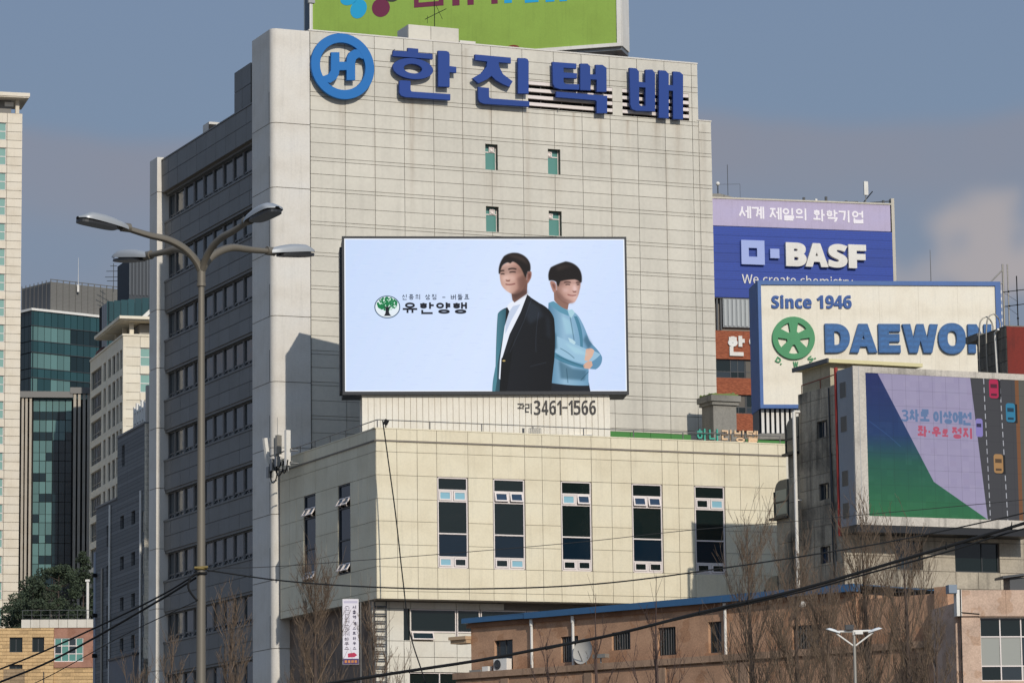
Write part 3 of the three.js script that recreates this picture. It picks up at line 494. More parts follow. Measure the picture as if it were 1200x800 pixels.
{ // small floodlight on the annex corner
  const t = blockThing('roof_floodlight', 'small black floodlight on the annex roof corner', 'floodlight', 0.95, 24.58, 15.25);
  part('bracket', [bar([0, 0, 0], [0, 0.2, 0], 0.03), bar([-0.1, 0.2, 0], [0.1, 0.24, 0], 0.025)], M.wire, t);
  part('lamp_head', [box(-0.1, 0.12, -0.14, 0.12, -0.06, 0.08).rotateZ(-0.5).translate(0.02, 0.32, 0)], M.wire, t);
}
{ // phone antennas at the back corner of the annex
  const t = blockThing('antenna_cluster', 'cluster of pale mobile phone antennas with looping black cables at the annex corner', 'antenna', -0.05, 23.4, 0);
  const at = (z, y, x = 0) => [x - 0.3, y, z];
  part('mounting_frame', [bar([0.3, 0.6, 1.0], [-0.35, 0.6, 1.0], 0.04), bar([0.3, 0.6, 3.6], [-0.35, 0.6, 3.6], 0.04), bar([-0.35, 0.6, 0.6], [-0.35, 0.6, 4.4], 0.04), bar([-0.35, 1.3, 0.6], [-0.35, 1.3, 4.4], 0.035), bar([0.3, 1.3, 3.6], [-0.35, 1.3, 3.6], 0.04)], M.steel, t);
  const pan = (z, y0, y1, w, tilt, mat) => part('panel_antenna', [box(-w / 2, w / 2, 0, y1 - y0, -0.09, 0.09).rotateZ(tilt).rotateY(R(20)).translate(-0.5, y0, z)], mat, t);
  pan(0.85, 0.85, 2.3, 0.22, 0.16, M.white); pan(4.1, 0.4, 2.35, 0.3, 0, M.white); pan(2.6, 1.2, 2.25, 0.32, 0, M.galv); pan(2.2, 1.1, 2.15, 0.2, 0, M.galv);
  for (const z of [0.85, 2.4, 4.0]) part('mast', bar([-0.42, 0.1, z], [-0.42, 2.3, z], 0.035), M.steel, t);
  part('mast', bar([-0.42, 2.0, 2.2], [-0.42, 3.3, 2.2], 0.015), M.steel, t);
  part('remote_unit', [box(-0.7, -0.45, 0.35, 1.0, 1.7, 2.05)], M.steel, t); part('remote_unit', [box(-0.7, -0.45, 0.5, 1.05, 2.5, 2.8)], M.steel, t); part('remote_unit', [box(-0.5, -0.2, 0.1, 0.7, 0.5, 0.9)], M.steel, t);
  for (const [za, zb, dip] of [[1.5, 2.6, -0.35], [2.4, 3.6, -0.05], [3.5, 4.3, 0.0], [1.3, 2.0, 0.2], [2.0, 3.2, 0.25]]) part('cable', tube([[-0.55, 0.75, za], [-0.6, dip + 0.25, za + 0.12], [-0.62, dip, (za + zb) / 2], [-0.6, dip + 0.2, zb - 0.1], [-0.55, 0.7, zb]], 0.035, 20, 5), M.wire, t);
}
{ // cable dropping down the annex front
  const p = [[-6.75, 24.75, -179.7], [-6.68, 24.3, -179.4], [-6.46, 22.63, -179.3], [-6.1, 19.91, -178.83], [-5.71, 16.34, -178.08], [-5.37, 13.69, -177.42], [-4.62, 11.23, -176.0], [-4.2, 9.6, -175.2]];
  solo('drop_cable', tube(p, 0.035, 40, 5), M.wire, 'black cable hanging from the annex roof corner down its front', 'cable');
}
{ // wall ladder below the overhang
  const t = blockThing('wall_ladder', 'dark steel ladder on the wall below the annex corner', 'ladder', 0.5, 8, 14.56);
  part('rail', box(0, 0.05, 0, 7.6, 0, 0.05), M.frameDark, t); part('rail', box(0.65, 0.7, 0, 7.6, 0, 0.05), M.frameDark, t);
  for (let k = 0; k < 19; k++) part('rung', box(0.05, 0.65, 0.25 + k * 0.39, 0.33 + k * 0.39, 0.005, 0.045), M.frameDark, t);
  part('bracket', [box(0, 0.05, 1, 1.06, -0.16, 0), box(0.65, 0.7, 1, 1.06, -0.16, 0), box(0, 0.05, 6.8, 6.86, -0.16, 0), box(0.65, 0.7, 6.8, 6.86, -0.16, 0)], M.frameDark, t);
}
{ // upright banner sign of the guest house
  const [x, z] = blk(-0.45, 13.6);
  const t = thing('banner_sign', 'tall white upright guest house sign with dark lettering beside the annex', 'sign', x, 0, z, 8);
  const art = canvas(128, 512, (c, w, h) => {
    c.fillStyle = '#d9d2d6'; c.fillRect(0, 0, w, h); c.fillStyle = '#b9b2c0'; c.fillRect(8, 14, 112, 18);
    c.save(); c.translate(14, 52); c.rotate(Math.PI / 2); c.fillStyle = '#4c434e'; c.font = '50px serif'; c.textBaseline = 'alphabetic'; c.fillText('GUEST ONE', 0, -4, 240); c.restore();
    [...'하우스'].forEach((ch, i) => hangul2D(c, ch, 12, 300 + i * 36, 38, 30, 40, 5, '#4c434e'));
    [...'서울역게스트하우스'].forEach((ch, i) => hangul2D(c, ch, 80, 50 + i * 39 + (i > 2 ? 12 : 0), 28, 27, 40, 5, '#403a4c'));
    c.fillStyle = '#b3274a'; c.beginPath(); c.moveTo(40, 428); c.lineTo(92, 420); c.lineTo(116, 440); c.lineTo(92, 456); c.lineTo(40, 458); c.fill();
    c.fillStyle = '#4a3560'; c.fillRect(0, 468, w, 44); c.fillStyle = '#c9803c'; for (let k = 0; k < 4; k++) c.fillRect(14 + k * 27, 480, 18, 20);
  });
  part('panel', box(-0.42, 0.42, 12.35, 15.75, -0.12, 0.12), M.white, t);
  part('sign_face', sheet(-0.41, 0.41, 12.36, 15.74, 0.125), new THREE.MeshStandardMaterial({ map: art, roughness: 0.7 }), t);
  part('post', [bar([0.55, 9.0, -0.2], [0.55, 15.6, -0.2], 0.05), bar([0.55, 15.0, -0.2], [0.3, 15.0, 0], 0.03), bar([0.55, 13, -0.2], [0.3, 13, 0], 0.03), bar([0.55, 0, -0.2], [0.55, 9, -0.2], 0.06)], M.aluDark, t);
}
// ------------------------------------------------------------------ the big lit screen and its cabinet on the annex roof
{
  reseed(303);
  const t = thing('led_screen', 'large lit advertising screen showing two men on pale blue', 'screen', -9.097, 0, -186.556, 4.7);
  const art = canvas(1650, 900, (c, w, h) => {
    let g = c.createLinearGradient(0, 0, w, h); g.addColorStop(0, '#c8daf9'); g.addColorStop(0.55, '#d6e4fd'); g.addColorStop(1, '#cbdcfb'); c.fillStyle = g; c.fillRect(0, 0, w, h);
    for (let k = 0; k < 900; k++) { c.fillStyle = rnd() < 0.5 ? 'rgba(255,255,255,0.035)' : 'rgba(150,175,225,0.05)'; c.fillRect(rnd() * w, rnd() * h, rr(10, 60), rr(3, 8)); }
    c.strokeStyle = '#f1f6ff'; c.lineWidth = 8; c.strokeRect(2, 2, w - 4, h - 4);
    // round tree mark and company name
    c.save(); c.translate(89.7, 206.9); c.scale(0.5816, 0.5816);
    c.fillStyle = '#e4edf5'; c.strokeStyle = '#35506b'; c.lineWidth = 9; c.beginPath(); c.ellipse(275, 338, 125, 110, 0, 0, 7); c.fill(); c.stroke();
    c.save(); c.beginPath(); c.ellipse(275, 338, 118, 103, 0, 0, 7); c.clip();
    for (let k = 0; k < 260; k++) { const a = rnd() * 6.28, q = Math.sqrt(rnd()); const x = 275 + Math.cos(a) * 98 * q, y = 308 + Math.sin(a) * 62 * q; c.fillStyle = rnd() < 0.8 ? '#0f7a45' : '#d6ece2'; c.beginPath(); c.ellipse(x, y, rr(4, 13), rr(5, 16), 0, 0, 7); c.fill(); }
    c.restore(); c.fillStyle = '#171a22'; c.beginPath(); c.moveTo(238, 428); c.quadraticCurveTo(262, 410, 258, 355); c.lineTo(232, 325); c.lineTo(266, 342); c.lineTo(274, 318); c.lineTo(284, 342); c.lineTo(318, 325); c.lineTo(290, 356); c.quadraticCurveTo(286, 410, 318, 428); c.fill();
    hangul2D(c, '신용의 상징 - 버들표', 425, 210, 50, 54, 67, 7, '#3a4458');
    hangul2D(c, '유한양행', 430, 292, 146, 112, 167, 19, '#141722');
    c.restore();
    // the two men
    c.save(); c.translate(787.6, 7.5); c.scale(1.184, 1.184);
    const P = (fill, pts) => { c.fillStyle = fill; c.beginPath(); c.moveTo(pts[0][0], pts[0][1]); for (const p of pts.slice(1)) p.length === 2 ? c.lineTo(p[0], p[1]) : p.length === 4 ? c.quadraticCurveTo(...p) : c.bezierCurveTo(...p); c.closePath(); c.fill(); };
    const lin = (x0, y0, x1, y1, st) => { const q = c.createLinearGradient(x0, y0, x1, y1); st.forEach(([o, k]) => q.addColorStop(o, k)); return q; };
    // man with crossed arms
    P('#171b24', [[355, 708], [540, 712], [548, 760], [350, 760]]);
    P(lin(345, 0, 560, 0, [[0, '#5583a2'], [0.35, '#93b8d2'], [0.75, '#7aa5c4'], [1, '#608fb0']]), [[345, 315], [352, 305, 400, 330], [452, 352], [470, 352, 492, 378], [520, 420, 545, 500], [560, 520], [600, 560, 608, 585], [610, 625, 575, 645], [540, 642], [538, 690], [540, 725], [450, 728, 352, 712], [348, 560], [340, 420]]);
    P('#5d94ad', [[345, 318], [356, 306, 372, 306], [440, 352], [446, 380], [400, 360]]); P('#a8d0de', [[440, 352], [462, 345], [476, 362], [456, 392]]);
    P('#4a829c', [[372, 560], [430, 600, 530, 628], [520, 640], [420, 622, 368, 585]]); P('#4a829c', [[470, 380], [500, 460, 500, 530], [512, 540], [520, 450, 486, 380]]);
    P('#98bfd8', [[385, 480], [430, 500, 540, 548], [560, 545, 600, 570], [575, 600, 530, 620], [440, 600, 376, 560]]);
    P('#d9b29d', [[528, 545], [556, 532, 570, 552], [560, 580], [540, 605], [520, 600]]); P('#d3aa95', [[512, 628], [530, 600, 556, 604], [560, 625], [545, 643], [520, 640]]);
    P('#b9d8e4', [[440, 488], [462, 490, 478, 512], [470, 522], [448, 508]]);
    P('#8f6a5e', [[372, 250], [374, 300], [400, 336, 440, 348], [446, 318], [476, 306], [466, 250]]);
    c.save(); c.setTransform(1, 0, 0, 1, 787.6, 32.4); c.scale(0.6647, 0.6647); c.filter = 'blur(1.6px)';
    P(lin(690, 0, 905, 0, [[0, '#a07a6e'], [0.45, '#c99f93'], [0.75, '#d4ada2'], [1, '#ad857a']]), [[688, 330], [686, 400, 700, 450], [720, 500, 790, 522], [830, 528, 850, 512], [884, 460, 892, 410], [906, 370, 902, 320], [800, 290, 700, 310]]);
    P('#a97a6e', [[632, 330], [650, 318, 678, 340], [692, 380, 686, 412], [670, 440, 656, 420], [640, 380, 632, 350]]); P('#7d544c', [[650, 350], [664, 346, 674, 362], [678, 390, 668, 402], [656, 380, 650, 362]]);
    c.filter = 'blur(7px)'; P('rgba(80,50,46,0.30)', [[690, 330], [900, 330], [896, 352], [800, 345], [700, 372]]); P('rgba(90,58,52,0.5)', [[690, 400], [720, 440], [760, 480], [820, 505], [840, 522], [760, 520], [700, 470]]); P('rgba(236,206,204,0.85)', [[842, 362], [866, 380, 866, 410], [850, 422], [836, 400]]); P('rgba(226,190,184,0.6)', [[740, 390], [790, 392], [796, 420], [750, 430]]); P('rgba(235,205,204,0.7)', [[846, 452], [866, 455], [860, 476], [846, 478]]);
    c.filter = 'blur(2.2px)'; c.strokeStyle = '#33221f'; c.lineWidth = 9; c.beginPath(); c.moveTo(755, 340); c.quadraticCurveTo(785, 330, 815, 340); c.moveTo(862, 342); c.quadraticCurveTo(880, 334, 896, 342); c.stroke(); c.lineWidth = 8; c.beginPath(); c.moveTo(768, 360); c.quadraticCurveTo(788, 352, 808, 360); c.moveTo(868, 360); c.quadraticCurveTo(880, 354, 892, 360); c.stroke();
    P('#7a4f47', [[826, 410], [846, 424, 866, 412], [860, 428], [836, 428]]); c.strokeStyle = '#7a3f3c'; c.lineWidth = 7; c.beginPath(); c.moveTo(785, 446); c.quadraticCurveTo(820, 462, 862, 452); c.stroke();
    P('#17110f', [[622, 322], [606, 260, 640, 205], [690, 176, 772, 152], [850, 160, 890, 214], [922, 262, 912, 336], [902, 342], [884, 318, 850, 312], [790, 312, 724, 328], [712, 350, 706, 376], [694, 372, 688, 336], [660, 316, 632, 322]]); c.filter = 'blur(8px)'; P('rgba(70,58,52,0.55)', [[680, 200], [770, 166, 850, 200], [800, 196, 700, 236]]);
    c.restore();
    c.save(); c.filter = 'blur(6px)'; P('rgba(30,70,88,0.55)', [[350, 420], [380, 470], [386, 540], [352, 560]]); P('rgba(28,66,84,0.5)', [[392, 600], [460, 640], [530, 650], [520, 700], [400, 690]]); P('rgba(170,215,228,0.5)', [[410, 380], [450, 400], [470, 470], [430, 470]]); P('rgba(25,60,78,0.45)', [[530, 470], [560, 520], [540, 545], [516, 500]]); P('rgba(180,222,232,0.45)', [[420, 510], [500, 545], [540, 575], [470, 565]]); c.restore();
    c.save(); c.filter = 'blur(1.5px)'; c.strokeStyle = 'rgba(24,58,74,0.6)'; c.lineWidth = 3; c.beginPath(); c.moveTo(452, 385); c.lineTo(470, 500); c.moveTo(380, 575); c.quadraticCurveTo(450, 612, 520, 630); c.moveTo(400, 540); c.quadraticCurveTo(440, 560, 470, 590); c.moveTo(540, 655); c.lineTo(500, 700); c.moveTo(430, 640); c.lineTo(436, 712); c.stroke(); c.restore();
    // man in the dark jacket
    P(lin(60, 0, 376, 0, [[0, '#35606f'], [0.14, '#284450'], [0.2, '#14161c'], [1, '#0b0c10']]), [[60, 760], [62, 690, 78, 640], [84, 460, 92, 370], [100, 350, 140, 336], [150, 330], [240, 275], [250, 282, 300, 315], [356, 340, 372, 392], [380, 470, 370, 600], [356, 700, 352, 760]]);
    P(lin(80, 0, 140, 0, [[0, '#4d8494'], [1, '#2b5666']]), [[92, 372], [104, 350, 134, 342], [128, 440], [108, 520], [88, 620], [84, 700], [74, 760], [60, 760], [66, 680, 80, 620]]);
    P('#e9eefa', [[138, 332], [150, 316], [240, 262], [252, 278], [206, 360], [150, 470], [112, 590], [106, 700], [94, 690], [100, 600], [126, 430], [150, 356]]); P('#c3cfe6', [[150, 356], [168, 330], [206, 320], [160, 400], [128, 470], [130, 420]]);
    P('#15171d', [[240, 272], [256, 284], [214, 400], [140, 560], [108, 600], [150, 470], [206, 360]]);
    P('#0a0b0e', [[108, 590], [140, 560], [176, 470], [150, 640], [130, 760], [96, 760]]); c.fillStyle = '#c2a868'; c.beginPath(); c.ellipse(120, 602, 8, 4, 0, 0, 7); c.fill();
    P('#7d5a50', [[158, 240], [166, 300], [176, 312], [238, 268], [244, 196]]);
    c.save(); c.setTransform(1, 0, 0, 1, 787.6, 32.4); c.scale(0.6647, 0.6647); c.filter = 'blur(1.6px)';
    P(lin(185, 0, 430, 0, [[0, '#c09a8c'], [0.3, '#d6b0a2'], [0.62, '#bb9082'], [1, '#84604f']]), [[186, 250], [184, 320, 200, 362], [226, 410, 286, 440], [330, 450, 366, 430], [412, 384, 426, 300], [428, 220, 350, 160], [230, 140, 190, 220]]);
    P('#93665a', [[428, 250], [452, 232, 468, 246], [472, 290, 452, 320], [436, 352, 424, 350]]); P('#6e463e', [[440, 262], [456, 254, 458, 272], [456, 300, 440, 312]]);
    c.filter = 'blur(8px)'; P('rgba(80,50,44,0.45)', [[340, 300], [424, 260], [414, 380], [350, 436], [310, 440], [350, 390]]); P('rgba(70,45,40,0.22)', [[190, 215], [250, 190], [340, 190], [400, 250], [330, 262], [200, 272]]); P('rgba(232,198,188,0.7)', [[212, 290], [246, 280], [256, 306], [220, 330]]); P('rgba(226,190,178,0.5)', [[272, 280], [320, 286], [320, 320], [284, 326]]); P('rgba(220,186,176,0.5)', [[232, 392], [268, 394], [270, 420], [246, 414]]); P('rgba(60,40,36,0.6)', [[290, 440], [420, 400], [430, 440], [310, 500]]);
    c.filter = 'blur(2.2px)'; c.strokeStyle = '#2b1c18'; c.lineWidth = 11; c.beginPath(); c.moveTo(192, 242); c.quadraticCurveTo(208, 230, 226, 236); c.moveTo(262, 224); c.quadraticCurveTo(296, 208, 334, 222); c.stroke(); c.lineWidth = 9; c.beginPath(); c.moveTo(196, 266); c.quadraticCurveTo(212, 258, 228, 266); c.moveTo(272, 250); c.quadraticCurveTo(298, 240, 328, 248); c.stroke();
    P('#7c5046', [[236, 312], [256, 326, 280, 314], [272, 332], [244, 330]]); c.strokeStyle = '#6e3836'; c.lineWidth = 8; c.beginPath(); c.moveTo(236, 354); c.quadraticCurveTo(270, 366, 322, 350); c.stroke();
    P('#1a1311', [[178, 262], [170, 180, 226, 106], [280, 66, 350, 78], [432, 100, 456, 172], [464, 210, 456, 240], [434, 242], [424, 270, 414, 298], [404, 276, 392, 246], [370, 196, 346, 178], [326, 158, 302, 154], [290, 160, 280, 170], [262, 158, 248, 164], [220, 174, 206, 196], [192, 224, 190, 262]]); c.filter = 'blur(7px)'; P('rgba(84,68,60,0.55)', [[250, 100], [320, 80, 400, 118], [440, 160, 446, 190], [390, 140, 300, 116]]);
    c.restore();
    c.save(); c.filter = 'blur(9px)'; P('rgba(58,70,84,0.45)', [[250, 300], [300, 330], [320, 380], [250, 420], [230, 380]]); P('rgba(40,48,60,0.5)', [[330, 360], [352, 400], [356, 500], [334, 480]]); P('rgba(90,120,134,0.35)', [[96, 380], [118, 372], [108, 470], [92, 520]]); c.restore();
    c.save(); c.filter = 'blur(1.2px)'; c.strokeStyle = 'rgba(70,80,96,0.7)'; c.lineWidth = 2; c.beginPath(); c.moveTo(262, 292); c.lineTo(222, 404); c.lineTo(150, 560); c.moveTo(296, 360); c.quadraticCurveTo(276, 470, 280, 560); c.moveTo(330, 610); c.lineTo(250, 630); c.stroke(); c.restore();
    c.restore();
  });
  part('housing', box(-0.02, 15.42, 27.12, 35.70, -2.6, -0.05), M.ledBody, t);
  part('bezel', [box(-0.05, 15.45, 35.60, 35.72, -0.3, 0.03), box(-0.05, 15.45, 27.06, 27.24, -0.3, 0.03), box(-0.05, 0.08, 27.24, 35.60, -0.3, 0.03), box(15.34, 15.45, 27.24, 35.60, -0.3, 0.03)], M.black, t);
  part('display', sheet(0.08, 15.34, 27.24, 35.60, -0.03), new THREE.MeshStandardMaterial({ color: 0x050505, roughness: 0.9, emissive: 0xffffff, emissiveMap: art, emissiveIntensity: 1.0 }), t);
  part('service_edge', box(-0.16, -0.02, 27.3, 35.2, -2.2, -0.4), M.ledBody, t);
  // cabinet below
  const k = thing('screen_cabinet', 'white ribbed metal cabinet with a phone number below the big screen', 'cabinet', -9.097, 0, -186.556, 4.7);
  part('body', box(1.0, 14.42, 24.12, 27.11, -3.4, -0.26), M.cabinet, k);
  for (let i = 0; i < 41; i++) { const x0 = 0.99 + i * 0.3275; part('ribbed_sheet', box(x0 + 0.014, x0 + 0.314, 24.12, 27.05, -0.27, -0.2), M.cabinet, k); }
  part('top_trim', box(0.95, 14.47, 27.05, 27.06, -0.27, -0.18), M.white, k);
  part('lettering', hangul3D('관리', 9.40, 26.04, 0.38, 0.58, 0.42, 0.07, -0.202, -0.185), M.lettering, k);
  const num = '3461-1566'; let x = 10.28; for (const ch of num) { const w = ch === '1' ? 0.24 : ch === '-' ? 0.28 : 0.37; part('numeral', ch === '-' ? box(x, x + w, 26.32, 26.42, -0.202, -0.185) : latin(ch, x, x + w, 25.97, 26.77, -0.202, -0.185), M.lettering, k); x += w + 0.05; }
  part('vent_grille', [box(10.0, 10.66, 24.92, 25.26, -0.2, -0.175)], M.frameDark, k); for (let i = 0; i < 6; i++) part('grille_slat', box(10.02 + i * 0.11, 10.08 + i * 0.11, 24.94, 25.24, -0.175, -0.155), M.cabinet, k);
  part('vent_grille', box(9.64, 9.76, 24.92, 25.26, -0.2, -0.175), M.frameDark, k); part('hood', box(12.2, 13.4, 24.84, 24.89, -0.2, 0.0), M.white, k);
}
// ------------------------------------------------------------------ things behind the annex parapet
{
  const t = blockThing('roof_letters', 'row of small teal and cream letters standing on the annex roof', 'sign', 0, 0, 14.95);
  [...'하나리빙텔'].forEach((ch, i) => part('letter', hangul3D(ch, 19.15 + i * 0.76, 24.64, 0.64, 0.64, 1, 0.085, -0.05, 0.05), i < 2 ? std('#3e9c86', 0.6) : std('#d8b48c', 0.6), t));
  part('mounting_rail', [bar([19.1, 24.72, -0.1], [22.95, 24.72, -0.1], 0.02), bar([19.1, 25.12, -0.1], [22.95, 25.12, -0.1], 0.02), ...[19.4, 20.9, 22.6].map((x) => bar([x, 24.15, -0.1], [x, 25.2, -0.1], 0.025))], M.aluDark, t);
  const g = blockThing('green_fence_strip', 'low green board strip behind the annex parapet', 'fence', 14.9, 24.15, 12.9);
  for (let i = 0; i < 4; i++) part('board', box(i * 1.23, i * 1.23 + 1.21, 0, 1.06 - i * 0.005, -0.03, 0.03), M.green, g);
  const c = blockThing('roof_chimney', 'square grey concrete chimney with a mossy cap before the tower wall', 'chimney', 26.75, 0, 2.2);
  part('shaft', box(-0.6, 0.9, 0, 28.4, -0.75, 0.75), M.concrete, c);
  part('cap', [box(-0.72, 1.02, 28.4, 28.6, -0.87, 0.87), box(-0.82, 1.12, 28.6, 28.95, -0.97, 0.97)], M.concrete, c);
  part('moss', [box(-0.7, 1.0, 28.95, 29.05, -0.85, 0.85), ...Array.from({ length: 30 }, () => { const q = rr(0.05, 0.13); return new THREE.IcosahedronGeometry(q, 0).translate(rr(-0.65, 0.95), 29.06, rr(-0.8, 0.8)); })], M.moss, c);
  const o = blockThing('green_eaved_shed', 'small pale building with a green roof edge behind the annex', 'building', 25.2, 0, 8);
  part('wall', box(0.8, 6, 0, 25.5, -8, 0), M.annexLow[1], o); part('roof', box(0.2, 6.6, 25.5, 25.62, -8.4, 0.5), std('#55534e', 0.9, { map: heavyGrime }), o); part('roof_edge', box(0.18, 6.62, 25.42, 25.66, 0.5, 0.56), M.green, o); part('window', box(1.1, 2.0, 24.6, 25.2, 0, 0.03), M.glass, o); part('window', box(2.6, 3.0, 24.4, 25.2, 0, 0.03), M.glass, o);
}
// ------------------------------------------------------------------ green advertising board on the tower roof
{
  reseed(404);
  const t = thing('rooftop_billboard', 'bright green rooftop advertising board above the tower parapet', 'billboard', 6.47, 0, -208, -15);
  const green = std('#90ae47', 0.55, { map: grime });
  part('board', box(-19.45, 0.28, 51.2, 62, -2.0, -0.02), M.white, t);
  part('face', box(-19.3, 0.18, 51.35, 61.8, -0.03, 0.03), green, t);
  part('frame', [box(-19.5, 0.45, 51.15, 51.36, -0.1, 0.1), box(0.18, 0.45, 51.36, 61.9, -0.1, 0.1), box(-19.5, -19.3, 51.36, 61.9, -0.1, 0.1)], M.white, t);
  part('end_panel', box(0.285, 0.47, 51.2, 62, -2.0, -0.12), M.white, t);
  part('underside', box(-19.4, 0.4, 50.95, 51.16, -2.0, -0.15), M.steel, t);
  const blue = std('#1f9cc7', 0.6), maroon = std('#6d2340', 0.6);
  const petal = (cx, cy, rx, ry, tilt, m) => { const g = prism(ringPts(0, 0, rx, ry, 24), 0.03, 0.045); g.rotateZ(tilt); g.translate(cx, cy, 0); part('printed_petal', g, m, t); };
  petal(-16.3, 54.75, 0.52, 0.62, -0.4, blue); petal(-14.85, 54.72, 0.58, 0.6, 0.5, maroon); petal(-16.9, 55.5, 0.6, 0.45, 0.3, blue); petal(-14.2, 55.5, 0.6, 0.45, -0.3, std('#3c3a30', 0.7)); petal(-15.6, 55.9, 0.5, 0.6, 0, maroon);
  const q = (x0, x1, y0, y1, m) => part('printed_stroke', box(x0, x1, y0, y1, 0.03, 0.045), m, t);
  q(-12.7, -10.8, 54.55, 54.85, maroon); q(-12.7, -12.4, 54.85, 56.6, maroon); q(-11.1, -10.8, 54.85, 56.6, maroon); q(-12.4, -11.1, 55.6, 55.85, maroon);
  q(-10.23, -9.77, 54.48, 56.8, maroon); q(-9.26, -8.86, 54.45, 56.8, maroon); q(-7.73, -7.33, 54.4, 56.8, maroon); q(-8.86, -7.73, 55.4, 55.7, maroon);
  q(-6.9, -6.42, 54.38, 56.8, blue); q(-5.6, -4.73, 54.3, 54.6, blue); q(-5.35, -4.98, 54.6, 56.6, blue); q(-4.28, -3.72, 54.25, 56.7, blue); q(-3.4, -2.93, 54.22, 56.7, blue);
  petal(-6.4, 51.5, 0.42, 0.22, 0, std('#7a2a1c', 0.6));
  for (const x of [-18.5, -13, -8, -3, -0.3]) part('support_leg', [box(x - 0.12, x + 0.12, 45.7, 51.0, -1.9, -1.6)], M.steel, t);
  part('left_end', box(-20.1, -19.5, 50.5, 62, -2.0, -0.6), std('#67727d', 0.6, { map: grime }), t);
  const cam = blockThing('roof_camera', 'small pale camera post before the green board end', 'camera', 2.75, 49.4, -1.1);
  part('post', bar([0, -3.6, 0], [0, 2.0, 0], 0.05), M.white, cam); part('camera_body', [box(-0.15, 0.25, 1.95, 2.2, -0.12, 0.12)], M.steel, cam);
}
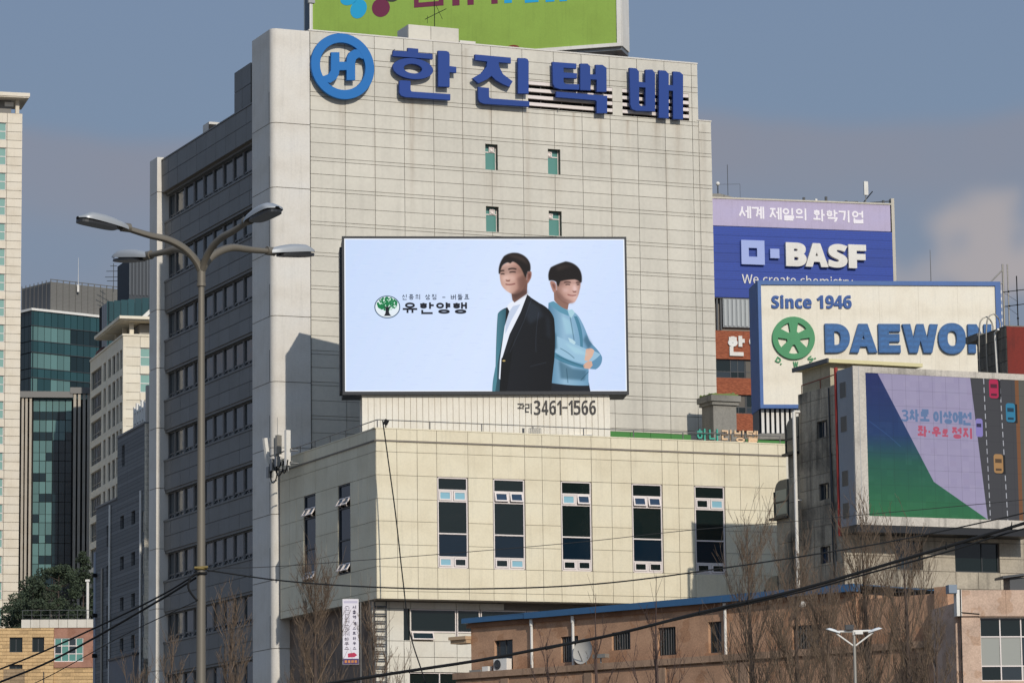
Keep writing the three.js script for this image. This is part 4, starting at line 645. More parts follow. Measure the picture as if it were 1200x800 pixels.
// ------------------------------------------------------------------ far brick building with the blue board
{
  reseed(505);
  const t = thing('brick_office_building', 'red brick office block behind the tower carrying the blue board', 'building', 18.93, 0, -320, 14.5);
  const F = new Facade(t, 0, 0, 0);
  const brick = std('#aa6547', 0.9, { map: brickTex }), holes = [];
  for (const y of [46.45, 43.15, 39.8, 36.5]) holes.push([-3, 17.3, y, y + 1.75]);
  F.add('wall_core', box(-3, 17.4, 0, 53.4, -16, -0.4), M.joint);
  F.wall('brick_wall', -3.1, 17.6, 0, 50.85, -0.4, 0, holes, brick);
  for (const h of holes) {
    for (let k = 0; k < 7; k++) { const a = h[0] + k * 2.9; if (a > 16) break; F.window(a, Math.min(a + 2.86, 17.3), h[2], h[3], -0.3, M.frameDark, [M.glass, M.glass, M.glassSide, M.glassCurtain], { cols: 3, rows: 2, f: 0.06, rowAt: [h[2], h[2] + 0.6, h[3]], colAt: [a, a + 1.45, a + 2.15, Math.min(a + 2.86, 17.3)] }); }
  }
  [...'한일'].forEach((ch, i) => F.add('letter', hangul3D(ch, 1.05 + i * 2.1, 48.62, 1.62, 1.75, 1, 0.36, 0.0, 0.16), M.white));
  F.add('louvre_screen', box(0.7, 17.3, 51.2, 53.9, -0.3, -0.1), std('#8f9190', 0.7));
  for (let x = 0.8; x < 4.4; x += 0.42) F.add('screen_rib', box(x, x + 0.22, 51.3, 53.8, -0.12, -0.02), std('#a9aaa6', 0.7));
  F.add('roof_post', [box(0.1, 0.25, 50.85, 54, -0.3, -0.15)], M.frameDark); F.add('roof_post', [box(0.45, 0.6, 50.85, 54, -0.3, -0.15)], M.frameDark);
  F.add('penthouse', box(0.2, 17.2, 53.4, 63.0, -14, -1.0), M.concrete);
  const b = thing('blue_billboard', 'royal blue rooftop board with white raised letters and square mark', 'billboard', 18.93, 0, -320, 14.5);
  const G = new Facade(b, 0, 0, 0), blueP = tones('#123c9a', 4, 0.06, 0.6, { map: meshTex }), pale = std('#b2a6c2', 0.6, { map: grime });
  for (let k = 0; k < 8; k++) G.add('blue_panel', box(-3.0, 17.52, 53.98 + k * 0.836, 53.98 + (k + 1) * 0.836 - 0.015, -0.05, 0.05), blueP[k % 4]);
  G.add('lavender_panel', box(-3.0, 17.4, 60.7, 63.25, -0.05, 0.06), pale);
  G.add('backing', box(-2.95, 17.35, 53.9, 63.2, -0.9, -0.06), M.aluDark);
  G.add('top_trim', box(-3.05, 17.5, 63.25, 63.4, -0.8, 0.12), M.galv);
  G.add('side_post', box(17.55, 17.85, 53.4, 63.9, -0.6, 0.0), M.galv); G.add('side_post', box(17.95, 18.05, 50, 63.5, -1.2, -1.0), M.galv);
  G.add('lettering', [...hangul3D('세계', 2.42, 61.47, 1.12, 1.15, 1.28, 0.17, 0.06, 0.09), ...hangul3D('제일의', 5.42, 61.44, 1.12, 1.15, 1.28, 0.17, 0.06, 0.09), ...hangul3D('화학기업', 9.72, 61.41, 1.12, 1.15, 1.28, 0.17, 0.06, 0.09)], std('#e6dedf', 0.6));
  const paleSq = std('#97a3cf', 0.6);
  G.add('square_mark', prism([[2.48, 57.08], [4.75, 57.08], [4.75, 59.37], [2.48, 59.37]], 0.05, 0.35, [[[3.2, 57.82], [4.02, 57.82], [4.02, 58.64], [3.2, 58.64]]]), paleSq);
  G.add('square_mark', box(5.3, 6.2, 57.74, 58.63, 0.05, 0.35), paleSq);
  for (const [ch, x0, x1] of [['B', 6.82, 8.84], ['A', 8.72, 10.98], ['S', 10.98, 12.9], ['F', 13.0, 14.75]]) G.add('letter', latin(ch, x0, x1, 57.03, 59.28, 0.05, 0.42, 0.055), M.white);
  const sl = new TextGeometry('We create chemistry', { font: fontR, size: 0.86, depth: 0.06, curveSegments: 4 }); sl.translate(2.54, 55.32, 0.05); G.add('lettering', sl, M.white);
  const r1 = thing('roof_antenna', 'pale panel antenna with a strut above the blue board', 'antenna', 18.93, 63.3, -320, 14.5); part('panel', box(15.0, 15.4, 0.9, 2.2, -0.5, -0.3), M.white, r1); part('mast', [bar([15.2, -0.2, -0.5], [15.2, 2.0, -0.5], 0.06)], M.steel, r1); part('strut', bar([14.7, -0.1, -0.5], [15.9, 1.3, -0.5], 0.05), M.wire, r1);
  const r2 = thing('roof_beacon', 'small lamp on a short mast over the blue board end', 'lamp', 18.93, 63.3, -320, 14.5); part('base', [box(0.0, 2.6, -0.2, 0.15, -1.4, -0.4), prism([[0, 0.15], [2.4, 0.15], [0.8, 0.55], [0, 0.5]], -1.3, -0.5)], M.concrete, r2); part('mast', bar([0.72, 0.4, -0.9], [0.72, 1.4, -0.9], 0.06), M.frameDark, r2); part('lamp', new THREE.SphereGeometry(0.2, 10, 8).translate(0.72, 1.55, -0.9), M.white, r2); part('whip', [bar([1.7, 0.1, -0.9], [1.7, 3.4, -0.9], 0.03), bar([0.9, 1.5, -0.9], [2.9, 1.6, -0.9], 0.015), bar([2.9, 0, -0.9], [2.9, 1.6, -0.9], 0.015)], M.frameDark, r2);
  const r3 = thing('roof_clutter', 'row of tiny fittings and pipes on the blue board top', 'fittings', 18.93, 63.4, -320, 14.5); for (const [x, h] of [[9.0, 0.35], [10.2, 0.25], [11.2, 0.5], [13.2, 0.18], [16.9, 0.35]]) part('fitting', box(x - 0.1, x + 0.1, 0, h, -0.5, -0.3), x > 10 && x < 11 ? M.white : M.frameDark, r3); part('pipe', bar([15.6, 0.1, -0.4], [17.6, 0.3, -0.4], 0.05), M.frameDark, r3); part('pipe', bar([12.6, 0.06, -0.4], [14.4, 0.14, -0.4], 0.04), M.frameDark, r3);
}
// ------------------------------------------------------------------ white board with the green wheel
{
  reseed(606);
  const t = thing('wheel_billboard', 'white rooftop board framed in blue with a green wheel mark', 'billboard', 17.86, 0, -250, 6);
  const face = std('#e9e0cd', 0.6, { map: grime }), blueF = std('#3b63a0', 0.55, { map: grime }), blueL = std('#2a659e', 0.6, { map: meshTex }), blueS = std('#274f8c', 0.6), grn = std('#2f8a52', 0.5, { map: grime });
  part('board', box(0.02, 17.74, 34.4, 43.6, -3.6, -0.1), std('#6d7f92', 0.7, { map: grime }), t);
  for (let k = 0; k < 6; k++) part('face_panel', box(0.2 + k * 2.9, Math.min(0.2 + (k + 1) * 2.9 - 0.008, 17.5), 34.63, 43.37, -0.1, 0.0), face, t);
  part('frame', [box(-0.04, 17.9, 43.37, 43.68, -3.6, 0.1), box(-0.04, 17.9, 34.36, 34.63, -3.6, 0.1)], blueF, t); part('frame_side', box(-0.04, 0.2, 34.63, 43.37, -3.6, 0.1), blueF, t); part('frame_side', box(17.5, 17.9, 34.63, 43.37, -3.6, 0.1), blueF, t);
  for (let k = 0; k < 16; k++) part('edge_lamp', box(17.9, 17.98, 35 + k * 0.52, 35.25 + k * 0.52, -0.1, 0.05), M.white, t);
  part('wheel_mark', prism(ringPts(2.5, 39.47, 1.55, 1.55, 56), 0, 0.18, [0, 1, 2, 3, 4].map((k) => { const a0 = R(18 + 72 * k), o = []; for (let i = 0; i <= 8; i++) { const a = a0 + R(mix(17, 55, i / 8)); o.push([2.5 + 1.16 * Math.cos(a), 39.47 + 1.16 * Math.sin(a)]); } for (let i = 8; i >= 0; i--) { const a = a0 + R(mix(27, 45, i / 8)); o.push([2.5 + 0.5 * Math.cos(a), 39.47 + 0.5 * Math.sin(a)]); } return o; }), 0.01).rotateZ(0), grn, t);
  for (const [ch, x, y, a] of [['D', 1.36, 37.87, -0.55], ['W', 2.62, 37.55, 0], ['S', 3.72, 37.95, 0.6]]) { const g = latin(ch, -0.19, 0.19, -0.2, 0.2, 0, 0.08, 0.02); g.rotateZ(a); g.translate(x, y, 0); part('letter', g, grn, t); const d = box(0.26, 0.36, -0.2, -0.1, 0, 0.08); d.rotateZ(a); d.translate(x, y, 0); part('full_stop', d, grn, t); }
  const word = (txt, x0, x1, y0, y1) => { const g = new TextGeometry(txt, { font, size: 1, depth: 0.15, curveSegments: 5, bevelEnabled: true, bevelSize: 0.03, bevelThickness: 0.01, bevelSegments: 1 }); g.computeBoundingBox(); const b = g.boundingBox; g.translate(-b.min.x, -b.min.y, -b.min.z); g.scale((x1 - x0) / (b.max.x - b.min.x), (y1 - y0) / (b.max.y - b.min.y), 0.5); g.translate(x0, y0, 0); part('lettering', g, blueS, t); };
  word('Since', 0.95, 3.9, 41.64, 42.62); word('1946', 4.28, 6.85, 41.64, 42.62);
  for (const [ch, x0, x1] of [['D', 4.8, 6.62], ['A', 6.6, 8.62], ['E', 8.73, 10.34], ['W', 10.5, 13.14], ['O', 13.15, 15.18], ['N', 15.34, 17.1]]) { part('letter', latin(ch, x0, x1, ch === 'O' ? 38.33 : 38.4, ch === 'O' ? 40.6 : 40.52, 0, 0.22, 0.06), blueL, t); }
  for (let x = 0.1; x < 17.6; x += 0.36) part('support_slat', box(x, x + 0.2, 32.6, 34.36, -0.5, -0.35), M.white, t);
  part('support_frame', [box(0, 17.8, 32.4, 32.6, -3.4, -0.3), box(0, 17.8, 32.6, 34.36, -3.4, -0.8)], M.frameDark, t);
  const o = thing('board_building', 'grey building under the white wheel board', 'building', 17.86, 0, -250, 6); part('wall', box(-1, 22, 0, 32.0, -18, 0.6), M.concrete, o); part('roof', box(-1.4, 22.4, 32.0, 32.4, -18.4, 1.0), M.concrete, o);
  const wh = thing('board_whip_antenna', 'hair thin whip antenna above the white wheel board', 'antenna', 17.86, 43.6, -250, 6); part('mast', bar([13.0, 0, -1], [13.0, 2.6, -1], 0.035, 0.02, 6), M.aluDark, wh); part('foot', box(12.9, 13.1, 0, 0.15, -1.1, -0.9), M.aluDark, wh);
  const l = thing('lattice_mast', 'thin steel lattice mast at the end of the white wheel board', 'mast', 35.9, 0, -252, 0);
  part('mast', [bar([0, 32, 0], [0, 45.0, 0], 0.07), bar([0.35, 32, 0], [0.35, 45.0, 0], 0.05)], M.galv, l); part('brace', [bar([-1.2, 43.4, 0], [0, 44.6, 0], 0.05), bar([-1.2, 43.4, 0], [0, 43.6, 0], 0.05)], M.galv, l);
}
// ------------------------------------------------------------------ dingy building with the road safety screen
{
  reseed(707);
  const t = blockThing('stained_corner_building', 'stained grey tiled building with a curved glass bay behind the road safety screen', 'building', 18.5, 0, 0);
  const F = new Facade(t, 0, 32.5, 0), S = new Facade(t, 0, 0, -90);
  const dirty = tones('#b3a998', 4, 0.08, 0.8, { map: heavyGrime }), dark = tones('#b3a998', 4, 0.08, 0.85, { map: cementTex });
  const fh = [[2.9, 4.45, 16.2, 17.65], [6.3, 8.86, 16.16, 17.65], [2.9, 4.45, 12.6, 14.2], [6.3, 8.86, 12.6, 14.2]], sh = [[30.02, 31.1, 22.9, 23.75], [30.05, 31.1, 19.78, 20.6], [30.05, 31.1, 16.6, 17.45]];
  F.add('wall_core', [box(0.45, 18, 0, 25.2, -4.4, -0.45), box(0.45, 12, 0, 22.4, -5.7, -4.4), box(0.45, 12, 0, 19.3, -7.1, -5.7), box(0.45, 12, 0, 16.0, -8.4, -7.1)], dirty[0]);
  F.wall('joint_backing', 0.05, 18, 0, 25.35, -0.45, -0.04, fh, M.joint);
  S.wall('joint_backing', 28.1, 32.05, 0, 25.35, -0.45, -0.04, sh, M.joint);
  const ys = [8, 9.4, 10.8, 12.2, 12.9, 13.7, 14.5, 15.3, 16.15, 16.85, 17.65, 18.4]; F.panels('wall_panel', [0, 1.35, 2.9, 4.45, 6.3, 7.6, 8.86, 10.4, 12, 14, 16, 18], ys, -0.06, 0, 0.025, dirty, { holes: fh });
  F.add('upper_wall', box(0, 18, 18.4, 25.4, -0.04, -0.005), dirty[1]);
  S.panels('wall_panel', [28.05, 29.4, 30.55, 31.7, 32.46], [8, 11, 13, 14.5, 15.5, 16.5, 17.5, 18.5, 19.5, 20.4, 21.1, 21.9, 22.85, 23.9, 24.87, 25.4], -0.06, 0, 0.022, dark, { holes: sh });
  F.add('roof', box(0.2, 18, 25.2, 25.3, -4.4, -0.3), M.roof);
  S.panels('wall_panel', [26.75, 28.05], [8, 13, 16, 18, 20, 21.3, 22.4], -0.45, -0.02, 0.022, dark); S.panels('wall_panel', [25.35, 26.75], [8, 13, 16, 18, 19.3], -0.45, -0.02, 0.022, dark); S.panels('wall_panel', [24.0, 25.35], [8, 13, 14.4], -0.45, -0.02, 0.022, dark);
  for (const h of fh) F.window(h[0], h[1], h[2], h[3], -0.22, M.frameDark, [M.glass, M.glassSide], { cols: 2, rows: 1, f: 0.05, colAt: [h[0], mix(h[0], h[1], 0.63), h[1]] });
  for (const h of sh) S.window(h[0], h[1], h[2], h[3], -0.2, M.frameDark, [M.glassSide, M.paneNavy], { cols: 3, rows: 1, f: 0.05 });
  // curved glass bays stepping down at the back corner
  const bay = (u0, u1, v0, v1, out) => {
    const n = 8;
    // profile of the rounded glass shoulder, seen from the street
    const sp = [[u1, v1]]; for (let i = 0; i <= n; i++) { const a = i / n * Math.PI / 2; sp.push([u0 + 0.7 - 0.7 * Math.sin(a), v1 - 0.55 + 0.55 * Math.cos(a)]); } sp.push([u0, v0], [u1, v0]);
    const b = S.add('glass_bay', prism(sp.reverse(), -1.8, 0.02), std('#3c4442', 0.35)); return b;
  };
  const b1 = bay(26.7, 28.0, 22.5, 24.3, 1); part('bay_frame', [box(26.62, 26.72, 22.5, 23.8, -0.2, 0.06), box(26.7, 28.0, 23.2, 23.27, 0.02, 0.06), box(26.5, 28.05, 22.4, 22.52, -0.6, 0.2)], M.black, b1); part('glass_pane', box(26.8, 27.9, 22.6, 23.15, 0.02, 0.04), M.glassSide, b1);
  const b2 = bay(25.28, 26.7, 19.35, 21.25, 1); part('bay_frame', [box(25.2, 25.3, 19.4, 20.7, -0.2, 0.06), box(25.28, 26.7, 20.1, 20.17, 0.02, 0.06), box(25.0, 26.75, 19.25, 19.37, -0.6, 0.25)], M.black, b2); part('glass_pane', box(25.4, 26.6, 19.5, 20.08, 0.02, 0.04), std('#8d9280', 0.3), b2); part('glass_pane', box(25.4, 26.6, 20.18, 20.75, 0.02, 0.04), std('#8d9280', 0.3), b2);
  const b3 = bay(23.95, 25.35, 14.5, 16.4, 1); part('bay_frame', [box(23.87, 23.97, 14.5, 15.8, -0.2, 0.06), box(23.95, 25.35, 15.2, 15.27, 0.02, 0.06)], M.black, b3); part('glass_pane', box(24.1, 25.25, 14.6, 15.15, 0.02, 0.04), M.glassSide, b3);
  // rooftop room and railing
  const pale = std('#b4ab93', 0.8, { map: heavyGrime }); F.add('rooftop_room', box(0.3, 5.2, 25.3, 26.6, -4.5, -1.5), pale); F.add('rooftop_eave', box(0.0, 5.4, 26.6, 26.78, -4.8, -1.1), std('#cfc394', 0.8)); F.add('rooftop_eave_end', box(-0.1, 0.0, 26.58, 26.8, -4.85, -1.05), M.frameDark);
  S.add('roof_rail', [bar([28.2, 25.85, -0.15], [32.2, 25.95, -0.15], 0.03), bar([28.2, 25.4, -0.15], [28.2, 25.85, -0.15], 0.025), bar([30.2, 25.4, -0.15], [30.2, 25.9, -0.15], 0.025)], M.rust);
  S.add('downpipe', [bar([28.18, 10, 0.32], [28.18, 24.5, 0.32], 0.09), bar([28.18, 24.5, 0.32], [28.18, 24.5, -0.1], 0.08), bar([28.18, 20, 0.32], [28.18, 20, -0.05], 0.03), bar([28.18, 15, 0.32], [28.18, 15, -0.05], 0.03)], M.white);
  S.add('red_pipe', [bar([32.3, 17.8, 0.08], [32.3, 26.2, 0.08], 0.1)], M.redPipe); S.add('drain_pipe', [bar([31.5, 12, 0.06], [31.45, 25.3, 0.06], 0.04)], M.frameDark); S.add('drain_pipe', [bar([31.8, 16, 0.06], [31.5, 22, 0.06], 0.035)], M.frameDark);
}
{
  reseed(717);
  const t = blockThing('safety_screen', 'lit road safety screen with a road and small cars in a white frame', 'screen', 0, 0, 34.1);
  const art = canvas(914, 709, (c, w, h) => {
    const X = (x) => (x - 19.06) * 100, Y = (y) => (25.73 - y) * 100;
    let g = c.createLinearGradient(0, 0, 0, h); g.addColorStop(0, '#1d2a63'); g.addColorStop(0.42, '#1c3a6a'); g.addColorStop(0.62, '#1f5a4c'); g.addColorStop(1, '#2a6f44'); c.fillStyle = g; c.fillRect(0, 0, w, h);
    c.strokeStyle = 'rgba(70,110,170,0.35)'; c.lineWidth = 4; c.beginPath(); c.moveTo(0, 230); c.quadraticCurveTo(120, 300, 190, 360); c.stroke();
    c.fillStyle = '#a29ab9'; c.beginPath(); c.moveTo(X(19.78), 0); c.lineTo(X(25.05), 0); c.lineTo(X(25.8), h); c.lineTo(X(22.78), Y(20.44)); c.closePath(); c.fill();
    for (let i = 0; i < 26; i++) for (let j = 0; j < 24; j++) { c.fillStyle = `rgba(${rnd() < 0.5 ? '255,255,255' : '60,50,90'},${0.03 * rnd()})`; c.fillRect(i * 36, j * 30, 35, 29); }
    c.fillStyle = '#434347'; c.beginPath(); c.moveTo(X(25.05), 0); c.lineTo(w, 0); c.lineTo(w, h); c.lineTo(X(25.8), h); c.closePath(); c.fill();
    c.strokeStyle = '#b9bac2'; c.lineWidth = 5; c.setLineDash([28, 16]); for (const [a, b] of [[25.82, 25.95], [26.75, 26.95]]) { c.beginPath(); c.moveTo(X(a), 0); c.lineTo(X(b), h); c.stroke(); } c.setLineDash([]);
    c.fillStyle = '#7d5233'; c.fillRect(X(27.62), 0, 22, h); c.fillStyle = '#5c5b55'; c.fillRect(X(27.84), 0, 100, h);
    const car = (x, y, k, glass) => { c.fillStyle = '#1b1b1d'; c.fillRect(x + 6, y + 4, 60, 96); c.fillStyle = k; c.beginPath(); c.roundRect(x, y, 54, 96, 14); c.fill(); c.fillStyle = glass; c.fillRect(x + 8, y + 24, 38, 20); c.fillRect(x + 10, y + 72, 34, 12); };
    c.strokeStyle = 'rgba(10,10,20,0.16)'; c.lineWidth = 2; for (let i = 1; i < 12; i++) { c.beginPath(); c.moveTo(i * 76, 0); c.lineTo(i * 76, h); c.stroke(); } for (let j = 1; j < 9; j++) { c.beginPath(); c.moveTo(0, j * 79); c.lineTo(w, j * 79); c.stroke(); }
    car(X(26.12), Y(25.72), '#b5234f', '#5a1830'); car(X(27.05), Y(24.55), '#2f7fa3', '#173a4e'); car(X(26.25), Y(21.95), '#ad8455', '#5a4530'); c.fillStyle = '#8d83c4'; c.beginPath(); c.roundRect(X(25.28), Y(23.7), 40, 92, 12); c.fill(); c.fillStyle = '#322e52'; c.fillRect(X(25.32), Y(23.45), 28, 18);
    c.fillStyle = '#5f7aa6'; c.font = 'bold 80px sans-serif'; c.fillText('3', X(21.05), Y(23.40)); hangul2D(c, '차로', X(21.52), Y(24.02), 52, 62, 60, 13, '#647da6'); hangul2D(c, '이상에선', X(22.88), Y(24.0), 50, 62, 55, 13, '#647da6');
    hangul2D(c, '좌', X(21.95), Y(23.2), 52, 54, 70, 12, '#b9566f'); c.fillRect(X(22.56), Y(22.98), 10, 10); hangul2D(c, '우', X(22.76), Y(23.2), 50, 52, 70, 12, '#b9566f'); hangul2D(c, '로', X(23.34), Y(23.08), 34, 38, 44, 9, '#b9566f'); hangul2D(c, '정지', X(23.9), Y(23.2), 54, 54, 64, 12, '#b9566f');
  });
  const dull = std('#c6bfb5', 0.75, { map: heavyGrime });
  part('housing', box(18.36, 28.6, 18.2, 26.0, -1.6, -0.06), std('#8f9399', 0.7, { map: grime }), t);
  part('frame_post', box(18.36, 19.06, 18.2, 26.04, -0.06, 0.06), dull, t); part('frame_rail', box(19.06, 28.6, 25.73, 26.04, -0.06, 0.058), dull, t); part('frame_rail', box(19.06, 28.6, 18.2, 18.64, -0.06, 0.058), dull, t); part('frame_post', box(28.2, 28.6, 18.64, 25.73, -0.06, 0.06), dull, t);
  part('frame_seam', box(18.66, 18.69, 18.2, 26.03, 0.06, 0.064), M.alu, t);
  part('display', sheet(19.06, 28.2, 18.64, 25.73, 0.0), new THREE.MeshStandardMaterial({ color: 0x0a0a0a, roughness: 0.9, emissive: 0xffffff, emissiveMap: art, emissiveIntensity: 0.85 }), t);
  part('drip_tray', box(18.4, 28.6, 17.85, 18.2, -1.6, 0.02), M.black, t);
  for (const y of [24.6, 22.9, 20.2, 18.6]) part('side_vent', box(18.34, 18.362, y, y + 0.75, -1.3, -0.7), M.frameDark, t);
}
{ // dark red roof block at the edge
  reseed(727);
  const t = thing('red_roof_block', 'grey block building with a dark red wall and roof ladder', 'building', 28.57, 0, -200, 15);
  const F = new Facade(t, 0, 0, 0), S = new Facade(t, 0, 0, -90), blockM = tones('#7d776e', 3, 0.08, 0.9, { map: heavyGrime });
  F.add('wall_core', box(0.1, 9, 0, 32.2, -4.3, -0.1), M.joint);
  S.panels('block_panel', [-4.4, -3.5, -2.6, -1.7, -0.85, 0.0], [20, 26, 28.2, 29.0, 29.7, 30.4, 31.1, 31.8, 32.4], -0.12, 0.0, 0.025, blockM);
  F.add('red_wall', box(0.02, 9, 20, 32.4, -0.1, 0.04), std('#7a2416', 0.8, { map: heavyGrime })); F.add('lower_wall', box(0, 9, 0, 20, -0.1, 0.02), M.concrete);
  S.add('roof_slab', [box(-6.0, -4.2, 32.25, 32.65, -1.5, 0.05), box(-4.2, 0, 32.4, 32.46, -1.5, 0.03)], M.concrete);
  S.add('ladder_rail', [tube([[-3.4, 29, 0.25], [-3.4, 32.6, 0.25], [-3.4, 33.3, 0.1], [-3.4, 33.5, -0.25], [-3.4, 33.1, -0.6], [-3.4, 32.4, -0.6]], 0.045, 24, 6)], M.galv); S.add('ladder_rail', [tube([[-2.3, 29, 0.25], [-2.3, 32.6, 0.25], [-2.3, 33.3, 0.1], [-2.3, 33.5, -0.25], [-2.3, 33.1, -0.6], [-2.3, 32.4, -0.6]], 0.045, 24, 6)], M.galv);
  S.add('drain_pipe', [bar([-1.1, 29, 0.14], [-1.3, 32.2, 0.14], 0.08), bar([-1.3, 32.2, 0.14], [-0.8, 32.35, 0.14], 0.07)], M.white);
  const a = thing('mast_antenna', 'black television mast with crossbars over the dark red wall', 'antenna', 29.5, 32.2, -201.5, 10);
  part('mast', bar([0, -0.3, 0], [0, 3.4, 0], 0.035), M.wire, a); for (const [y, l] of [[2.55, 0.85], [1.7, 0.8]]) { part('crossbar', bar([-l, y - 0.12, 0], [0.5, y + 0.06, 0], 0.025), M.wire, a); part('insulator', new THREE.SphereGeometry(0.06, 8, 6).translate(0, y, 0), M.wire, a); part('insulator', new THREE.SphereGeometry(0.06, 8, 6).translate(-l * 0.6, y - 0.08, 0), M.wire, a); } part('stay_wire', bar([-0.8, 2.4, 0], [0, 1.9, 0], 0.01), M.wire, a); part('stay_wire', bar([-0.7, 1.6, 0], [0, 1.1, 0], 0.01), M.wire, a); part('insulator', new THREE.SphereGeometry(0.07, 8, 6).translate(0, 0.9, 0), M.wire, a);
}
// ------------------------------------------------------------------ brown rendered house with the blue roof edge
{
  reseed(808);
  const t = thing('brown_house', 'long brown rendered house with a blue metal roof edge', 'building', -2.19, 0, -172, -45);
  const F = new Facade(t, 0, 0, 0), brown = std('#bd9576', 0.92, { map: plasterTex }), ledge = std('#a98b73', 0.92, { map: heavyGrime }), blueR = std('#3a6389', 0.45, { map: grime });
  const wn = [[1.62, 2.88, 11.32, 12.75], [6.15, 7.3, 11.45, 12.68], [9.5, 10.7, 11.85, 12.7], [12.46, 13.58, 11.45, 12.75], [15.61, 16.42, 11.4, 12.83], [20.65, 22.26, 11.3, 12.36]];
  F.add('wall_core', box(0.3, 24.2, 0, 13.6, -8, -0.3), brown);
  F.wall('rendered_wall', 0, 24.4, 11.2, 13.7, -0.3, 0, wn, brown);
  for (const h of wn) {
    const f = F.window(h[0], h[1], h[2], h[3], -0.24, M.frameDark, [M.glass, M.glassSide], { cols: 2, rows: 1, f: 0.05 });
    if (h[0] > 1.7 && h[0] < 15 || h[0] > 20) for (let x = h[0] + 0.12; x < h[1]; x += 0.16) part('window_bar', box(x, x + 0.025, h[2] + 0.03, h[3] - 0.03, -0.1, -0.07), M.aluDark, f);
  }
  // lower storey stands forward with a weathered ledge on top
  F.add('lower_wall', box(-0.6, 30, 0, 10.85, -3, 0.5), brown); for (let k = 0; k < 6; k++) F.add('ledge', box(-0.7 + k * 5.1, -0.7 + (k + 1) * 5.1 - 0.03, 10.95, 11.25, -0.3, 0.62), ledge); F.add('ledge_neck', box(-0.6, 29.9, 10.85, 10.95, -0.3, 0.42), ledge);
  for (const x of [2.6, 8.2, 12.9, 18.0, 23.2]) F.add('pilaster', box(x, x + 0.5, 0, 10.84, 0.5, 0.58), ledge);
  F.add('roof_gutter', [box(-0.35, 4.0, 13.68, 13.88, -0.2, 0.32)], blueR); F.add('roof_gutter', [box(4.02, 24.5, 13.66, 13.95, -0.2, 0.36)], blueR);
  F.add('roof_sheet', prism([[-0.35, 13.88], [24.5, 13.95], [24.5, 14.0], [-0.35, 13.93]], -8, 0.3), std('#3d6080', 0.5, { map: grime })); F.add('eave_board', box(-0.2, 24.4, 13.45, 13.66, 0.0, 0.12), std('#8c664c', 0.9, { map: plasterTex }));
  F.add('canopy', box(-1.2, 0.0, 12.9, 13.06, -0.6, 0.4), std('#b89a78', 0.8)); F.add('canopy_beam', box(-1.15, -0.03, 12.72, 12.9, -0.5, 0.3), std('#b89a78', 0.8));
  for (const x of [4.28, 7.06, 16.75]) F.add('downpipe', [bar([x, 11.25, 0.1], [x, 13.62, 0.1], 0.07), bar([x, 13.3, 0.1], [x, 13.62, 0.1], 0.1)], M.white);
  F.add('globe_lamp', [new THREE.SphereGeometry(0.16, 14, 10).translate(21.54, 13.25, 0.28), bar([21.54, 13.35, 0.0], [21.54, 13.3, 0.2], 0.03)], M.white);
  // terrace wall at the near end
  F.wall('terrace_wall', 24.4, 29.0, 11.2, 13.3, -0.4, -0.1, [], brown); F.add('terrace_pier', box(28.9, 29.62, 0, 13.55, -0.4, 0.15), brown); for (let k = 0; k < 9; k++) F.add('terrace_baluster', box(24.8 + k * 0.45, 24.84 + k * 0.45, 13.3, 13.5, -0.3, -0.26), M.frameDark); F.add('terrace_rail', box(24.5, 28.8, 13.5, 13.54, -0.32, -0.24), M.frameDark);
  const a = thing('air_conditioner', 'white outdoor air conditioner unit on the brown house ledge', 'air conditioner', -2.19, 0, -172, -45);
  part('casing', box(1.95, 2.85, 11.25, 11.82, 0.05, 0.4), M.white, a); part('fan_guard', [new THREE.TorusGeometry(0.22, 0.02, 6, 24).translate(2.22, 11.54, 0.41), new THREE.TorusGeometry(0.12, 0.015, 6, 20).translate(2.22, 11.54, 0.41)], M.frameDark, a); part('fan', new THREE.CylinderGeometry(0.22, 0.22, 0.02, 24).rotateX(Math.PI / 2).translate(2.22, 11.54, 0.4), M.frameDark, a);
  const a2 = thing('utility_box', 'small white box on the ledge near the house corner', 'box', -2.19, 0, -172, -45); part('casing', box(1.15, 1.55, 11.25, 11.5, 0.1, 0.4), M.white, a2); part('lid', box(0.3, 1.1, 11.25, 11.36, 0.05, 0.45), M.galv, a2);
  const d = thing('satellite_dish', 'white satellite dish beside a barred window of the brown house', 'dish', -2.19, 0, -172, -45);
  const ds = []; for (let i = 0; i <= 10; i++) ds.push(new THREE.Vector2(0.62 * i / 10, 0.16 * (i / 10) ** 2)); const dg = new THREE.LatheGeometry(ds, 28); dg.rotateX(Math.PI / 2 - 0.2); dg.translate(8.0, 11.85, 0.28); part('dish', dg, new THREE.MeshStandardMaterial({ color: new THREE.Color('#b3aca0'), roughness: 0.8, side: THREE.DoubleSide }), d); part('arm', [bar([8.0, 11.3, 0.4], [8.0, 11.9, 0.75], 0.025), bar([8.0, 11.25, 0.2], [8.0, 11.8, 0.25], 0.04)], M.steel, d);
  const wl = thing('wall_floodlight', 'flat grey floodlight on a stem at the ledge of the brown house', 'lamp', -2.19, 0, -172, -45); part('stem', bar([9.25, 11.2, 0.5], [9.25, 11.5, 0.5], 0.04), M.steel, wl); part('head', box(8.85, 9.65, 11.5, 11.68, 0.35, 0.65), M.galv, wl);
}
